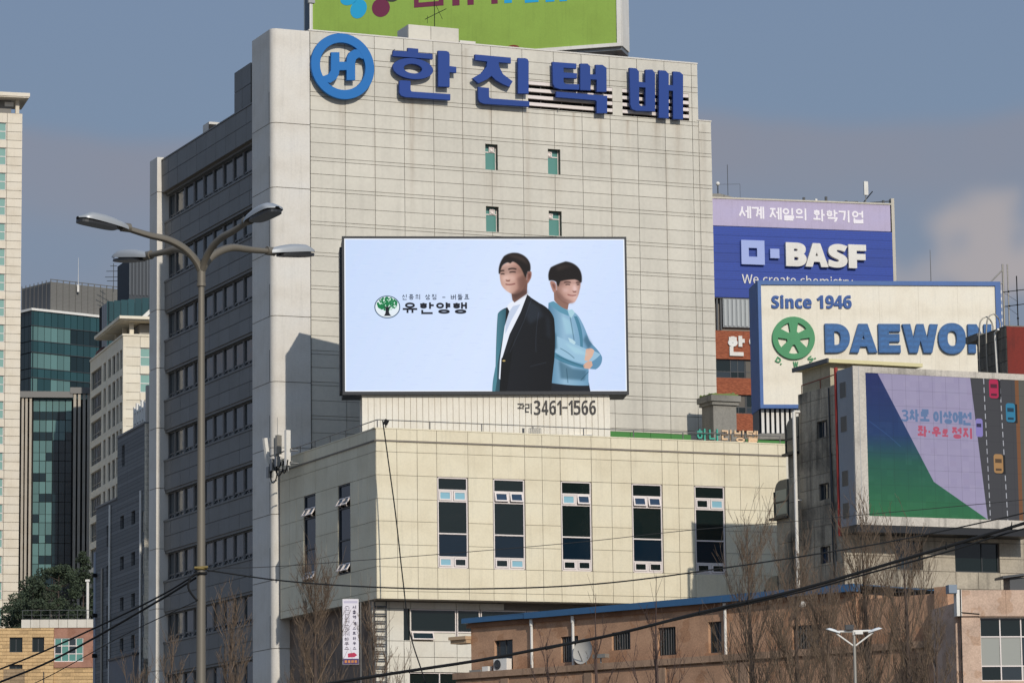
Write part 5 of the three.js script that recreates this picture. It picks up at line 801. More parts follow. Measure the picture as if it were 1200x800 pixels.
{ // salmon coloured house with a large window
  reseed(818);
  const t = thing('salmon_house', 'weathered salmon painted house with a large gridded window', 'building', 18.49, 0, -146, 8);
  const F = new Facade(t, 0, 0, 0), sal = std('#c8ad98', 0.9, { map: plasterTex }), hole = [[0.9, 3.6, 9.2, 11.86]];
  F.add('wall_core', box(0.35, 7, 0, 12.6, -6, -0.35), sal);
  F.wall('lower_wall', 0.1, 7, 0, 11.88, -0.35, 0, hole, sal); F.wall('parapet', 0.0, 2.0, 11.9, 12.98, -0.5, 0.1, [], sal); F.wall('parapet', 2.01, 7, 11.9, 12.98, -0.5, 0.1, [], sal);
  F.add('corner_post', box(-0.12, 0.1, 11.9, 13.0, -0.3, 0.14), M.white); F.add('corner_box', [box(-0.45, -0.1, 12.85, 13.2, -0.3, 0.2)], std('#7d8791', 0.7)); F.add('side_wall', box(-0.1, 0.34, 0, 11.9, -4, -0.35), sal);
  F.add('band', box(0.12, 0.88, 10.75, 10.79, 0, 0.01), sal);
  F.window(0.9, 3.6, 9.2, 11.86, -0.22, M.frameWhite, [M.glassSide, M.glass, M.glass, std('#8f8f86', 0.5)], { f: 0.05, colAt: [0.9, 1.78, 2.68, 3.6], rowAt: [9.2, 9.83, 11.05, 11.86] });
  F.add('window_lintel', box(0.85, 3.65, 11.86, 11.9, -0.05, 0.06), sal);
  F.add('awning', [prism([[2.0, 13.5], [4.0, 13.75], [4.0, 13.82], [2.0, 13.6]], -1.5, -0.2)], M.frameDark); F.add('awning_wall', box(2.35, 4, 12.95, 13.55, -1.4, -0.4), M.frameDark); F.add('wall_cable', [bar([0.02, 9, 0.12], [0.05, 13, 0.15], 0.025), bar([0.05, 12.05, 0.13], [0.85, 11.98, 0.12], 0.02)], M.wire);
}
// ------------------------------------------------------------------ buildings on the other side
{
  reseed(909);
  const t = thing('cream_apartment_tower', 'tall cream apartment tower with mint windows and a flat roof slab', 'building', -65.29, 0, -460, 16);
  const F = new Facade(t, 0, 0, 0), cream = tones('#dcd1be', 4, 0.03, 0.7, { map: grime }), holes = [];
  const n = 20; for (let k = 0; k < n; k++) { const y = 99.3 - 3.42 * k; for (const x of [-4.4, -9.2]) holes.push([x, x + 2.2, y, y + 2.35]); }
  F.add('wall_core', box(-13.5, -0.6, 0, 102.9, -12, -0.4), M.joint); F.wall('joint_backing', -14, -0.2, 25, 103.0, -0.4, -0.06, holes, M.joint); F.add('lower_wall', box(-14, -0.1, 0, 25, -0.4, 0), cream[1]);
  const ys = [25]; for (let k = n - 1; k >= 0; k--) { const y = 99.3 - 3.42 * k; ys.push(y - 0.02, y + 1.15, y + 2.3); } ys.push(102.98); const yy = ys.filter((v, i) => i === 0 || v > ys[i - 1] + 0.3);
  F.panels('wall_panel', [-4.6, -2.1, -0.05], yy, -0.1, 0, 0.06, cream, { holes }); F.panels('wall_panel', [-14, -4.6], [25, 50, 75, 103], -0.1, 0, 0.05, cream, { holes });
  for (const h of holes) F.window(h[0], h[1], h[2], h[3], -0.25, M.frameWhite, M.glassMint, { cols: 1, rows: 2, f: 0.09 });
  F.add('roof_slab', [box(-15, 0.7, 105.0, 105.5, -6, 1.6)], cream[3]); F.add('roof_slab_under', box(-14.9, 0.6, 104.85, 105.0, -6, 1.5), cream[1]); F.add('roof_room', box(-13, -1.5, 102.9, 104.85, -9, -0.6), std('#7e7a74', 0.8)); for (const x of [-1.0, -4.0, -7]) F.add('roof_column', box(x, x + 0.5, 102.9, 104.85, -0.5, 0), cream[0]); F.add('roof_grille', box(-2.4, -1.2, 104.0, 104.6, -0.6, -0.5), M.white);
}
{
  reseed(919);
  const t = thing('cream_office_block', 'cream office block with an overhanging roof beside the dark glass building', 'building', -47.21, 0, -420, 17);
  const F = new Facade(t, 0, 0, 0), S = new Facade(t, 0, 0, -90), cream = tones('#dfd5c0', 3, 0.03, 0.7, { map: grime }), sideCream = cream;  // side wall takes the same cream as the front
  const fh = [], sh = []; for (let k = 0; k < 9; k++) { const y = 62.85 - 3.22 * k; fh.push([2.1, 4.6, y, y + 2.25]); for (const [a, b] of [[-21.9, -14.6], [-13.2, -11.6], [-10.0, -8.2], [-7.2, -5.2], [-4.4, -2.9], [-2.2, -0.7]]) sh.push([a, b, y - 0.25, y + 2.1]); }
  F.add('wall_core', box(0.5, 16, 0, 66.5, -22.5, -0.4), M.joint); F.wall('joint_backing', 0.05, 16, 0, 66.6, -0.4, -0.06, fh, M.joint); S.wall('side_wall', -22.6, -0.02, 0, 66.6, -0.4, 0, sh, sideCream[1]);
  const ys = [30]; for (let k = 8; k >= 0; k--) { const y = 62.85 - 3.22 * k; ys.push(y, y + 1.1, y + 2.25); } ys.push(66.6); F.panels('wall_panel', [0.02, 2.1, 4.6, 7], ys, -0.1, 0, 0.05, cream, { holes: fh });
  for (const h of fh) F.window(h[0], h[1], h[2], h[3], -0.25, M.frameWhite, M.glassMint, { cols: 2, rows: 2, f: 0.09 });
  for (const h of sh) S.window(h[0], h[1], h[2], h[3], -0.28, M.aluDark, M.glassSide, { cols: h[1] - h[0] > 4 ? 4 : 1, rows: 2, f: 0.1, rowAt: [h[2], h[2] + 0.7, h[3]] });
  F.add('roof_slab', [box(-0.7, 16, 68.4, 68.75, -16, 1.4)], cream[2]); F.add('roof_slab_under', box(-0.5, 16, 68.25, 68.4, -15.7, 1.1), cream[0]); for (const z of [-2.0, -6.0, -10]) F.add('slab_light', box(-0.35, 0.65, 68.2, 68.26, z - 1.8, z), cream[0]); for (const z of [-0.5, -5, -10]) F.add('roof_column', box(0.9, 1.4, 66.5, 68.26, z - 0.5, z), cream[1]); F.add('roof_room', box(2.2, 16, 66.5, 68.1, -18, -1), std('#8a867e', 0.8)); F.add('parapet', box(-0.1, 16, 66.5, 66.75, -22.6, 0.1), cream[0]);
  S.add('roof_plants', [...Array.from({ length: 14 }, () => new THREE.IcosahedronGeometry(rr(0.3, 0.6), 1).translate(rr(-21, -16), 67.0, -0.6))], std('#5c3a33', 0.9));
}
{
  reseed(929);
  const t = thing('dark_glass_building', 'dark green glass office building with a grey mesh screen on its roof', 'building', -72.16, 0, -520, 40);
  const F = new Facade(t, 0, 0, 0), S = new Facade(t, 0, 0, -90), teal = tones('#27474a', 4, 0.14, 0.15), tealD = tones('#16292d', 3, 0.15, 0.15), light = tones('#5b7a76', 4, 0.12, 0.2);
  F.add('wall_core', box(0.3, 26, 0, 86.0, -14, -0.3), M.darkJoint); F.add('roof_edge', box(-0.15, 26, 86.0, 86.35, -14, 0.1), M.white);
  const rows = [[83.75, 86.0, 0], [81.45, 83.7, 1], [79.7, 81.4, 0], [77.3, 79.62, 1], [75.85, 77.25, 0], [73.45, 75.8, 1], [71.9, 73.4, 0], [68, 71.85, 0], [60, 67.9, 0]];
  for (const [y0, y1, l] of rows) for (let k = 0; k < 12; k++) { const a = k * 1.16; F.add('glass_panel', box(a + 0.04, a + 1.12, y0 + 0.05, y1 - 0.05, -0.32, -0.2 + (l ? 0 : 0.06)), l ? (k < 6 ? (y0 < 74 && k > 0 && k < 3 ? teal[0] : light[k % 4]) : tealD[k % 3]) : teal[(k * 7) % 4]); }
  for (const [y0, y1, l] of rows) for (let k = 0; k < 3; k++) S.add('glass_panel', box(-3.6 + k * 1.18 + 0.04, -3.6 + (k + 1) * 1.18 - 0.04, y0 + 0.05, y1 - 0.05, -0.32, -0.2), tealD[(k + l) % 3]);
  for (const [y0] of rows) F.add('mullion_rail', box(0, 14, y0 - 0.05, y0 + 0.05, -0.2, -0.1), M.frameDark);
  const P = new Facade(t, 3.87, -0.1, 0); const mesh = std('#77746e', 0.9, { map: meshTex }); P.add('roof_screen', box(0, 16, 86.2, 90.9, -9, -1.0), mesh); const PS = new Facade(t, 3.87, -1.1, -90); PS.add('roof_screen_side', box(-8, 0, 86.2, 90.6, -0.1, 0.05), std('#4b4d50', 0.9)); for (let k = 0; k < 15; k++) P.add('screen_post', box(k * 1.12, k * 1.12 + 0.12, 86.2, 91.3, -1.0, -0.9), mesh); P.add('screen_rail', box(0, 16, 91.2, 91.3, -1.05, -0.9), mesh); for (let k = 0; k < 7; k++) PS.add('screen_post', box(-8 + k * 1.15, -7.85 + k * 1.15, 86.2, 91.2, 0.05, 0.12), M.aluDark);
  // lower block with fins and columns
  const l = thing('fin_fronted_building', 'dark glass lower block with pale vertical fins and columns', 'building', -71.52, 0, -505, 8);
  const L = new Facade(l, 0, 0, 0), fin = std('#b3a99a', 0.7, { map: grime });
  L.add('wall_core', box(-3, 14, 0, 70.6, -8, -0.4), M.darkJoint); L.add('canopy', box(-0.4, 7.4, 70.7, 71.6, -1, 0.5), M.aluDark); L.add('canopy', box(7.0, 10.3, 71.3, 72.2, -1, 0.6), M.aluDark);
  for (const x of [0.02, 0.55, 1.15]) L.add('fin', box(x, x + 0.34, 42.5, 70.7, -0.4, 0.25), fin); for (const x of [7.5, 8.15, 8.85, 9.5]) L.add('column', box(x, x + 0.4, 36, 71.3, -0.4, 0.4), fin);
  for (let k = 0; k < 12; k++) { const y = 70.5 - 3.0 * (k + 1); for (let i = 0; i < 6; i++) { const x = 1.7 + i * 0.93, dk = i > 2 && k > 1; L.add('glass_panel', box(x + 0.05, x + 0.88, y + 1.22, y + 2.95, -0.42, -0.3), dk ? tealD[(i + k) % 3] : light[(i * 3 + k) % 4]); L.add('glass_panel', box(x + 0.05, x + 0.88, y + 0.03, y + 1.17, -0.42, -0.3), dk ? tealD[(i + k + 1) % 3] : rnd() < 0.5 ? tealD[(i + k) % 3] : light[(i + k) % 4]); } }
  L.add('base_wall', box(-3, 14, 0, 42.4, -0.4, -0.05), std('#5c564f', 0.9, { map: heavyGrime })); L.add('fin_base', box(-0.1, 1.8, 42.2, 42.5, -0.3, 0.3), M.frameDark);
  const bg = thing('blue_glass_wing', 'blue green glass wing with a stair edge rising behind the cream block', 'building', -56.2, 0, -480, 20);
  const B = new Facade(bg, 0, 0, 0), BS = new Facade(bg, 0, 0, -90); B.add('wall_core', box(0.3, 16, 0, 80.6, -6, -0.3), M.darkJoint); for (let k = 0; k < 10; k++) { B.add('glass_panel', box(k * 1.0 + 0.03, k * 1.0 + 0.97, 77.8, 80.7 + 0.14 * k, -0.32, -0.2), teal[k % 4]); B.add('glass_panel', box(k * 1.0 + 0.03, k * 1.0 + 0.97, 72, 77.7, -0.32, -0.2), teal[(k + 2) % 4]); } for (let k = 0; k < 4; k++) BS.add('glass_panel', box(-4 + k + 0.03, -4 + k + 0.97, 72, 80.6, -0.32, -0.2), tealD[k % 3]); B.add('tower_block', box(3.6, 14, 80.5, 87.2, -9, -2), std('#3f4246', 0.8)); for (let k = 0; k < 6; k++) B.add('tower_rib', box(3.6 + k * 0.5, 3.8 + k * 0.5, 82, 87.3, -2, -1.9), std('#56595c', 0.8));
  B.add('stair_edge', prism([[3.0, 76.2], [7.0, 80.0], [7.0, 80.7], [3.0, 76.9]], 0.2, 0.6), M.white); B.add('stair_wall', prism([[3.0, 70], [7.0, 70], [7.0, 79.9], [3.0, 76.1]], 0.0, 0.5), std('#4f4a46', 0.8));
  const an = thing('twin_bar_antenna', 'thin four bar television antenna on the mesh screen roof', 'antenna', -60.4, 90.3, -524, 0); part('mast', bar([0, -1, 0], [0, 3.4, 0], 0.05), M.frameDark, an); for (const [y, w] of [[3.0, 0.5], [2.2, 1.1], [1.3, 1.3], [0.7, 1.0]]) part('crossbar', bar([-w, y, 0], [w, y, 0], 0.05), M.frameDark, an);
  const wp = thing('whip_antenna', 'thin pale whip antenna on the grey mesh screen', 'antenna', -66.0, 90.5, -526, 0); part('mast', bar([0, -0.8, 0], [0, 4.5, 0], 0.05, 0.02), M.white, wp); part('base', box(-0.15, 0.15, -0.8, 0.3, -0.15, 0.15), M.white, wp);
}
{
  reseed(939);
  const t = thing('dark_clad_building', 'dark grey clad building with small slit windows next to the tower', 'building', -27.07, 0, -255, 19);
  const S = new Facade(t, 0, 0, -90), F = new Facade(t, 0, 0, 0), sid = std('#767572', 0.75, { map: sidingTex }), cream = std('#d8ccb6', 0.7, { map: grime }), holes = [];
  for (let k = 0; k < 8; k++) { const y = 27.4 - 3.06 * k; for (const u of [-8.0, -4.2]) holes.push([u, u + 1.25, y, y + 1.0]); holes.push([-12.75, -11.45, y - 0.9, y + 0.75]); holes.push([-0.55, -0.05, y - 0.9, y + 0.6]); } holes.push([-7.6, -6.6, 32.1, 33.7]);
  F.add('wall_core', box(0.35, 9, 0, 34.2, -9, -0.3), M.joint); F.add('wall_core', box(0.35, 9, 0, 29.6, -17, -9), M.joint);
  const clad = (a, b, y0, y1) => S.wall('cladding', a, b, y0, y1, -0.35, 0, holes, sid);
  for (const [a, b] of [[-9.05, -5.6], [-5.58, -2.2], [-2.18, 0]]) for (let k = 0; k < 6; k++) clad(a, b, 5.8 * k + 0.02, Math.min(34.45, 5.8 * (k + 1)));
  for (const [a, b] of [[-16.5, -13.2], [-13.18, -9.07]]) for (let k = 0; k < 6; k++) clad(a, b, 5 * k + 0.02, Math.min(29.85, 5 * (k + 1)));
  for (const h of holes) S.window(h[0], h[1], h[2], h[3], -0.26, M.frameDark, M.glassSide, { cols: h[1] - h[0] > 0.8 ? 2 : 1, rows: 1, f: 0.06 });
  F.wall('front_wall', 0.02, 9, 0, 34.5, -0.3, 0, [], cream); S.add('coping', [box(-9.1, 0.02, 34.45, 34.6, -0.5, 0.06)], M.aluDark); S.add('coping', [box(-16.6, -9.1, 29.85, 30.0, -0.5, 0.06)], M.aluDark);
  for (const u of [-11.2, -0.75, -13.9]) S.add('drain_pipe', [bar([u, 6, 0.1], [u, u < -13 ? 25 : 29.6, 0.1], 0.09)], u < -13 ? M.galv : M.white);
  S.add('corner_trim', box(-17.2, -16.5, 0, 26.5, -0.4, 0.05), std('#878d95', 0.7)); for (const y of [24.5, 21.4, 18.3]) S.add('wall_lamp', box(-16.2, -15.9, y, y + 0.3, 0.05, 0.35), M.wire); S.add('lower_annex', box(-9, -0.8, 0, 17.6, 0, 0.6), std('#77777a', 0.8, { map: grime })); S.add('lower_coping', box(-9.1, -0.7, 17.6, 17.75, 0, 0.7), M.frameDark);
  const a = thing('rooftop_antennas', 'pale antenna group on the dark clad building roof', 'antenna', -27.07, 34.2, -255, 19);
  const fr = []; for (let k = 0; k < 5; k++) part('panel_antenna', box(0.6, 0.78, 0.5 + (k % 2) * 0.3, 2.3 + (k % 2) * 0.2, -6.4 + k * 0.85, -6.15 + k * 0.85), M.white, a); part('frame', [bar([0.7, 0, -6.3], [0.7, 1.2, -6.3], 0.05), bar([0.7, 0, -3], [0.7, 1.2, -3], 0.05), bar([0.7, 1.0, -6.5], [0.7, 1.0, -2.8], 0.05), bar([0.7, 1.8, -6.5], [0.7, 1.8, -2.8], 0.04)], M.steel, a);
  part('equipment_box', box(0.3, 0.8, 0.2, 3.2, -1.0, -0.5), M.galv, a);
}
{
  reseed(949);
  const t = thing('stone_podium_building', 'tan stone clad low building with a salmon wing and gridded window', 'building', -39.58, 0, -300, 6);
  const F = new Facade(t, 0, 0, 0), stone = std('#d2b184', 0.9, { map: stoneTex }), salm = std('#a87c68', 0.9, { map: plasterTex }), wn = [[-3.72, -2.62, 20.67, 21.95], [-1.8, -0.78, 20.67, 21.95], [-3.72, -2.6, 19.25, 19.62]], gw = [[0.08, 2.55, 19.85, 21.88]];
  F.add('wall_core', box(-12, 3.5, 0, 22.4, -45, -0.4), M.joint); F.wall('stone_wall', -12, 0.04, 0, 22.72, -0.4, 0.12, wn, stone); F.wall('salmon_wall', 0.05, 3.58, 19.35, 22.75, -0.4, 0, gw, salm); F.wall('lower_stone_wall', 0.05, 3.58, 0, 19.34, -0.4, -0.1, [], stone);
  for (const h of wn) F.window(h[0], h[1], h[2], h[3], -0.2, M.frameDark, M.glass, { cols: 2, rows: 1, f: 0.06 });
  F.window(0.08, 2.55, 19.85, 21.88, -0.15, M.frameWhite, [M.glassTeal, M.glassSide, M.glassSide], { f: 0.07, cols: 4, rows: 3 });
  for (let k = 0; k < 8; k++) F.add('cream_band', box(-2.73 + k * 0.79, -2.73 + (k + 1) * 0.79 - 0.03, 22.75, 23.45, -0.4, 0.08), std('#d6cfc2', 0.8, { map: grime })); F.add('podium_roof', box(-12, 4.2, 22.4, 22.6, -45, -0.4), M.roof); F.add('stone_patch', box(-4.2, -2.4, 0, 19.2, 0.12, 0.16), std('#a08a70', 0.9, { map: stoneTex }));
  F.add('drain_stain_pipe', bar([-0.8, 15, 0.16], [-0.8, 19, 0.16], 0.04), M.frameDark);
  const f = thing('podium_fence', 'dark mesh fence along the podium edge before the evergreens', 'fence', -39.58, 23.45, -300.3, 6);
  for (let k = 0; k < 9; k++) part('post', box(-2.7 + k * 0.78, -2.66 + k * 0.78, 0, 0.85, 0, 0.04), M.frameDark, f); part('rail', box(-2.7, 3.6, 0.8, 0.85, 0.005, 0.035), M.frameDark, f); part('rail', box(-2.7, 3.6, 0.4, 0.43, 0.005, 0.035), M.frameDark, f); part('rail', box(-2.7, 3.6, 0.05, 0.09, 0.005, 0.035), M.frameDark, f);
  const p = thing('white_post', 'white post among the evergreens on the podium', 'post', -40.1, 22.6, -328, 0); part('shaft', bar([0, 0, 0], [0, 6.4, 0], 0.14), M.white, p); part('cap', box(-0.2, 0.2, 6.4, 6.6, -0.2, 0.2), M.white, p);
}
// ------------------------------------------------------------------ evergreens on the podium
function evergreen(name, label, x, y, z, h, spread, conifer, seed) {
  reseed(seed);
  const t = thing(name, label, 'tree', x, y, z, 0, 'evergreens on the podium');
  part('trunk', bar([0, 0, 0], [0.05, h * 0.92, 0], 0.13, 0.03, 7), M.bark, t);
  const limbs = [], N = conifer ? 6000 : 7000, pos = [], nor = [];
  for (let k = 0; k < 16; k++) { const yy = h * rr(0.15, 0.85), a = rr(0, 6.28), r = spread * (conifer ? 1 - yy / h : 0.7) * 0.8; limbs.push(bar([0, yy, 0], [Math.cos(a) * r, yy + r * 0.25, Math.sin(a) * r], 0.04, 0.015, 4)); }
  part('limb', limbs, M.bark, t).userData.kind = 'stuff';
  const centres = []; for (let k = 0; k < (conifer ? 60 : 46); k++) { const f = rr(0.08, 1), a = rr(0, 6.28), prof = conifer ? (1 - f) * 0.95 + 0.05 : Math.sqrt(Math.max(0, 1 - (2 * f - 1.0) ** 2)) * 0.9 + 0.08, r = spread * prof * Math.sqrt(rr(0.3, 1)); centres.push([Math.cos(a) * r, h * f, Math.sin(a) * r, rr(0.45, 0.95) * (conifer ? 0.7 : 1)]); }
  for (let i = 0; i < N; i++) {
    const c = centres[Math.floor(rnd() * centres.length)], v = new THREE.Vector3(rr(-1, 1), rr(-1, 1), rr(-1, 1)); if (v.length() > 1) v.normalize(); v.multiplyScalar(c[3]); v.y *= 0.6;
    const p = new THREE.Vector3(c[0], c[1], c[2]).add(v), d = new THREE.Vector3(rr(-1, 1), rr(-0.6, 0.8), rr(-1, 1)).normalize().multiplyScalar(rr(0.14, 0.28)), s = new THREE.Vector3(rr(-1, 1), rr(-1, 1), rr(-1, 1)).cross(d).normalize().multiplyScalar(0.08);
    const a = p.clone().add(s), b = p.clone().sub(s), e = p.clone().add(d), n = d.clone().cross(s).normalize();
    pos.push(...a, ...b, ...e); for (let q = 0; q < 3; q++) nor.push(n.x, n.y, n.z);
  }
  const g = new THREE.BufferGeometry(); g.setAttribute('position', new THREE.Float32BufferAttribute(pos, 3)); g.setAttribute('normal', new THREE.Float32BufferAttribute(nor, 3)); g.setAttribute('uv', new THREE.Float32BufferAttribute(new Float32Array(pos.length / 3 * 2), 2));
  const m = part('crown', g, M.pine[seed % 3], t); m.userData.kind = 'stuff'; return t;
}
evergreen('conifer_tree', 'tallest dark conifer beside the white post on the podium', -40.9, 22.5, -331, 9.4, 2.3, true, 1201);
evergreen('evergreen_tree', 'broad dark evergreen next to the tallest conifer', -42.2, 22.5, -323, 7.4, 2.2, false, 1202);
evergreen('evergreen_tree', 'rounded evergreen in the middle of the podium row', -43.6, 22.5, -330, 7.8, 2.4, false, 1203);
evergreen('evergreen_tree', 'lower evergreen near the cream apartment tower', -43.9, 22.5, -318, 5.9, 2.0, false, 1204);
evergreen('evergreen_tree', 'small evergreen at the end of the podium row', -45.6, 22.5, -324, 5.4, 1.8, false, 1205);
evergreen('evergreen_tree', 'dark evergreen behind the white podium post', -39.4, 22.5, -336, 8.0, 1.8, false, 1206);

// ------------------------------------------------------------------ street lamp with four heads
function lampHead(L, W, H) {   // flattened pod along +x, its lens below
  const n = 14, m = 14, pos = [], idx = [];
  for (let i = 0; i <= n; i++) { const t = i / n, w = W * (t < 0.16 ? 0.42 + 0.3 * t / 0.16 : 0.72 + 0.28 * Math.sin((t - 0.16) / 0.84 * Math.PI * 0.75)) * (t > 0.86 ? Math.sqrt(Math.max(0, 1 - ((t - 0.86) / 0.145) ** 2)) : 1), h = H * (0.55 + 0.45 * Math.sin(t * Math.PI * 0.9)) * (t > 0.8 ? 1 - 0.75 * (t - 0.8) / 0.2 : 1);
    for (let j = 0; j <= m; j++) { const a = j / m * Math.PI, x = t * L; pos.push(x, h * Math.pow(Math.sin(a), 0.7) + 0.03 * t, w / 2 * Math.sign(Math.cos(a)) * Math.pow(Math.abs(Math.cos(a)), 0.8)); } }
  for (let i = 0; i < n; i++) for (let j = 0; j < m; j++) { const a = i * (m + 1) + j, b = a + m + 1; idx.push(a, a + 1, b, b, a + 1, b + 1); }
  const g = new THREE.BufferGeometry(); g.setAttribute('position', new THREE.Float32BufferAttribute(pos, 3)); g.setAttribute('uv', new THREE.Float32BufferAttribute(new Float32Array(pos.length / 3 * 2), 2)); g.setIndex(idx); g.computeVertexNormals(); return g;
}
{
  reseed(1301);
  const t = thing('street_lamp', 'tall steel street lamp with four pod heads before the tower', 'street lamp', -5.12, 0, -57);
  const poleM = std('#777064', 0.55, { metalness: 0.3, map: grime }), headM = std('#a6a6a4', 0.45, { metalness: 0.3 }), lensM = std('#2c2b2a', 0.3);
  part('base_plate', [new THREE.CylinderGeometry(0.26, 0.3, 0.12, 24).translate(0, 0.06, 0)], poleM, t);
  part('pole', [new THREE.CylinderGeometry(0.052, 0.098, 11.3, 20).translate(0, 5.7, 0)], poleM, t);
  part('collar', [new THREE.CylinderGeometry(0.07, 0.07, 0.34, 18).translate(0, 11.42, 0), new THREE.CylinderGeometry(0.078, 0.078, 0.05, 18).translate(0, 11.24, 0)], poleM, t);
  const arm = (ax, az, rise) => {
    const d = new THREE.Vector2(ax, az).normalize(), P = (r, y) => new THREE.Vector3(d.x * r, y, d.y * r);
    const c = new THREE.CatmullRomCurve3([P(0.03, 11.5), P(0.1, 11.62), P(0.3, 11.80), P(0.62, 11.93), P(1.0, 11.93 + rise * 0.35), P(1.5, 11.93 + rise)]);
    const seg = 24, g = new THREE.TubeGeometry(c, seg, 0.055, 8, false); const p = g.attributes.position; // deeper than wide near the post
    for (let i = 0; i < p.count; i++) { const k = Math.floor(i / 9) / seg, y0 = c.getPointAt(Math.min(1, k)).y; p.setY(i, y0 + (p.getY(i) - y0) * mix(1.45, 0.85, k)); } g.computeVertexNormals();
    const a = part('arm', g, poleM, t), ang = Math.atan2(-d.y, d.x), y = 11.93 + rise;
    const hd = lampHead(0.92, 0.36, 0.15); hd.rotateZ(R(5)); hd.rotateY(ang); hd.translate(d.x * 1.42, y - 0.04, d.y * 1.42); const hm = new THREE.MeshStandardMaterial({ color: headM.color, roughness: 0.45, metalness: 0.3, side: THREE.DoubleSide });
    const lamp = part('lamp_head', hd, hm, t);
    const under = []; const sp = []; for (let i = 0; i <= 24; i++) { const q = i / 24 * 2 * Math.PI; sp.push([0.55 + 0.36 * Math.sign(Math.cos(q)) * Math.pow(Math.abs(Math.cos(q)), 0.6), 0.155 * Math.sign(Math.sin(q)) * Math.pow(Math.abs(Math.sin(q)), 0.6)]); }
    const lens = prism(sp.slice(0, 24), -0.012, 0.03); lens.rotateX(Math.PI / 2); lens.rotateZ(R(5)); lens.rotateY(ang); lens.translate(d.x * 1.42, y - 0.045, d.y * 1.42); part('lens', lens, lensM, lamp);
    const cap = [new THREE.CylinderGeometry(0.075, 0.075, 0.16, 12).rotateZ(Math.PI / 2).rotateY(ang).translate(d.x * 1.44, y - 0.0, d.y * 1.44)]; part('socket', cap, poleM, t);
  };
  arm(-1.9, 1.4, 0.13); arm(1.75, -1.55, 0.03); arm(1.37, 1.85, 0.16); arm(-1.6, -1.7, 0.0);
  part('cable_clamp', [new THREE.TorusGeometry(0.085, 0.022, 6, 20).rotateX(Math.PI / 2).translate(0, 6.55, 0), bar([-0.1, 6.56, 0.08], [0.12, 6.57, 0.08], 0.02)], std('#7a6836', 0.7), t);
  part('cable_clamp', [new THREE.TorusGeometry(0.085, 0.022, 6, 20).rotateX(Math.PI / 2).translate(0, 6.47, 0), tube([[0.0, 6.48, 0.1], [-0.14, 6.42, 0.1], [-0.2, 6.25, 0.1], [-0.12, 6.1, 0.1], [-0.05, 6.02, 0.1]], 0.018, 16, 5)], M.wire, t);
  const s = thing('park_lamp', 'slim white twin arm lamp standing among the bare trees', 'street lamp', 11.78, 0, -122);
  part('pole', [bar([0, 0, 0], [0, 9.62, 0], 0.08, 0.05, 12)], M.galv, s); part('crossbar', [bar([-0.55, 9.72, 0], [0.6, 9.74, 0], 0.04), bar([0, 9.6, 0], [0, 9.75, 0], 0.06)], M.white, s); part('strut', bar([0, 9.2, 0], [-0.62, 9.66, 0], 0.03), M.white, s); part('strut', bar([0, 9.2, 0], [0.66, 9.68, 0], 0.03), M.white, s);
  for (const q of [-1, 1]) { const g = lampHead(0.5, 0.3, 0.09); g.rotateZ(R(14)); if (q < 0) g.rotateY(Math.PI); g.translate(q * 0.5, 9.66, 0); part('lamp_head', g, new THREE.MeshStandardMaterial({ color: new THREE.Color('#cfcfcb'), roughness: 0.5, side: THREE.DoubleSide }), s); }
  part('control_box', box(-0.3, -0.02, 9.78, 9.95, -0.15, 0.15), M.frameDark, s); part('control_box', box(0.03, 0.3, 9.62, 9.72, -0.12, 0.12), M.white, s);
}
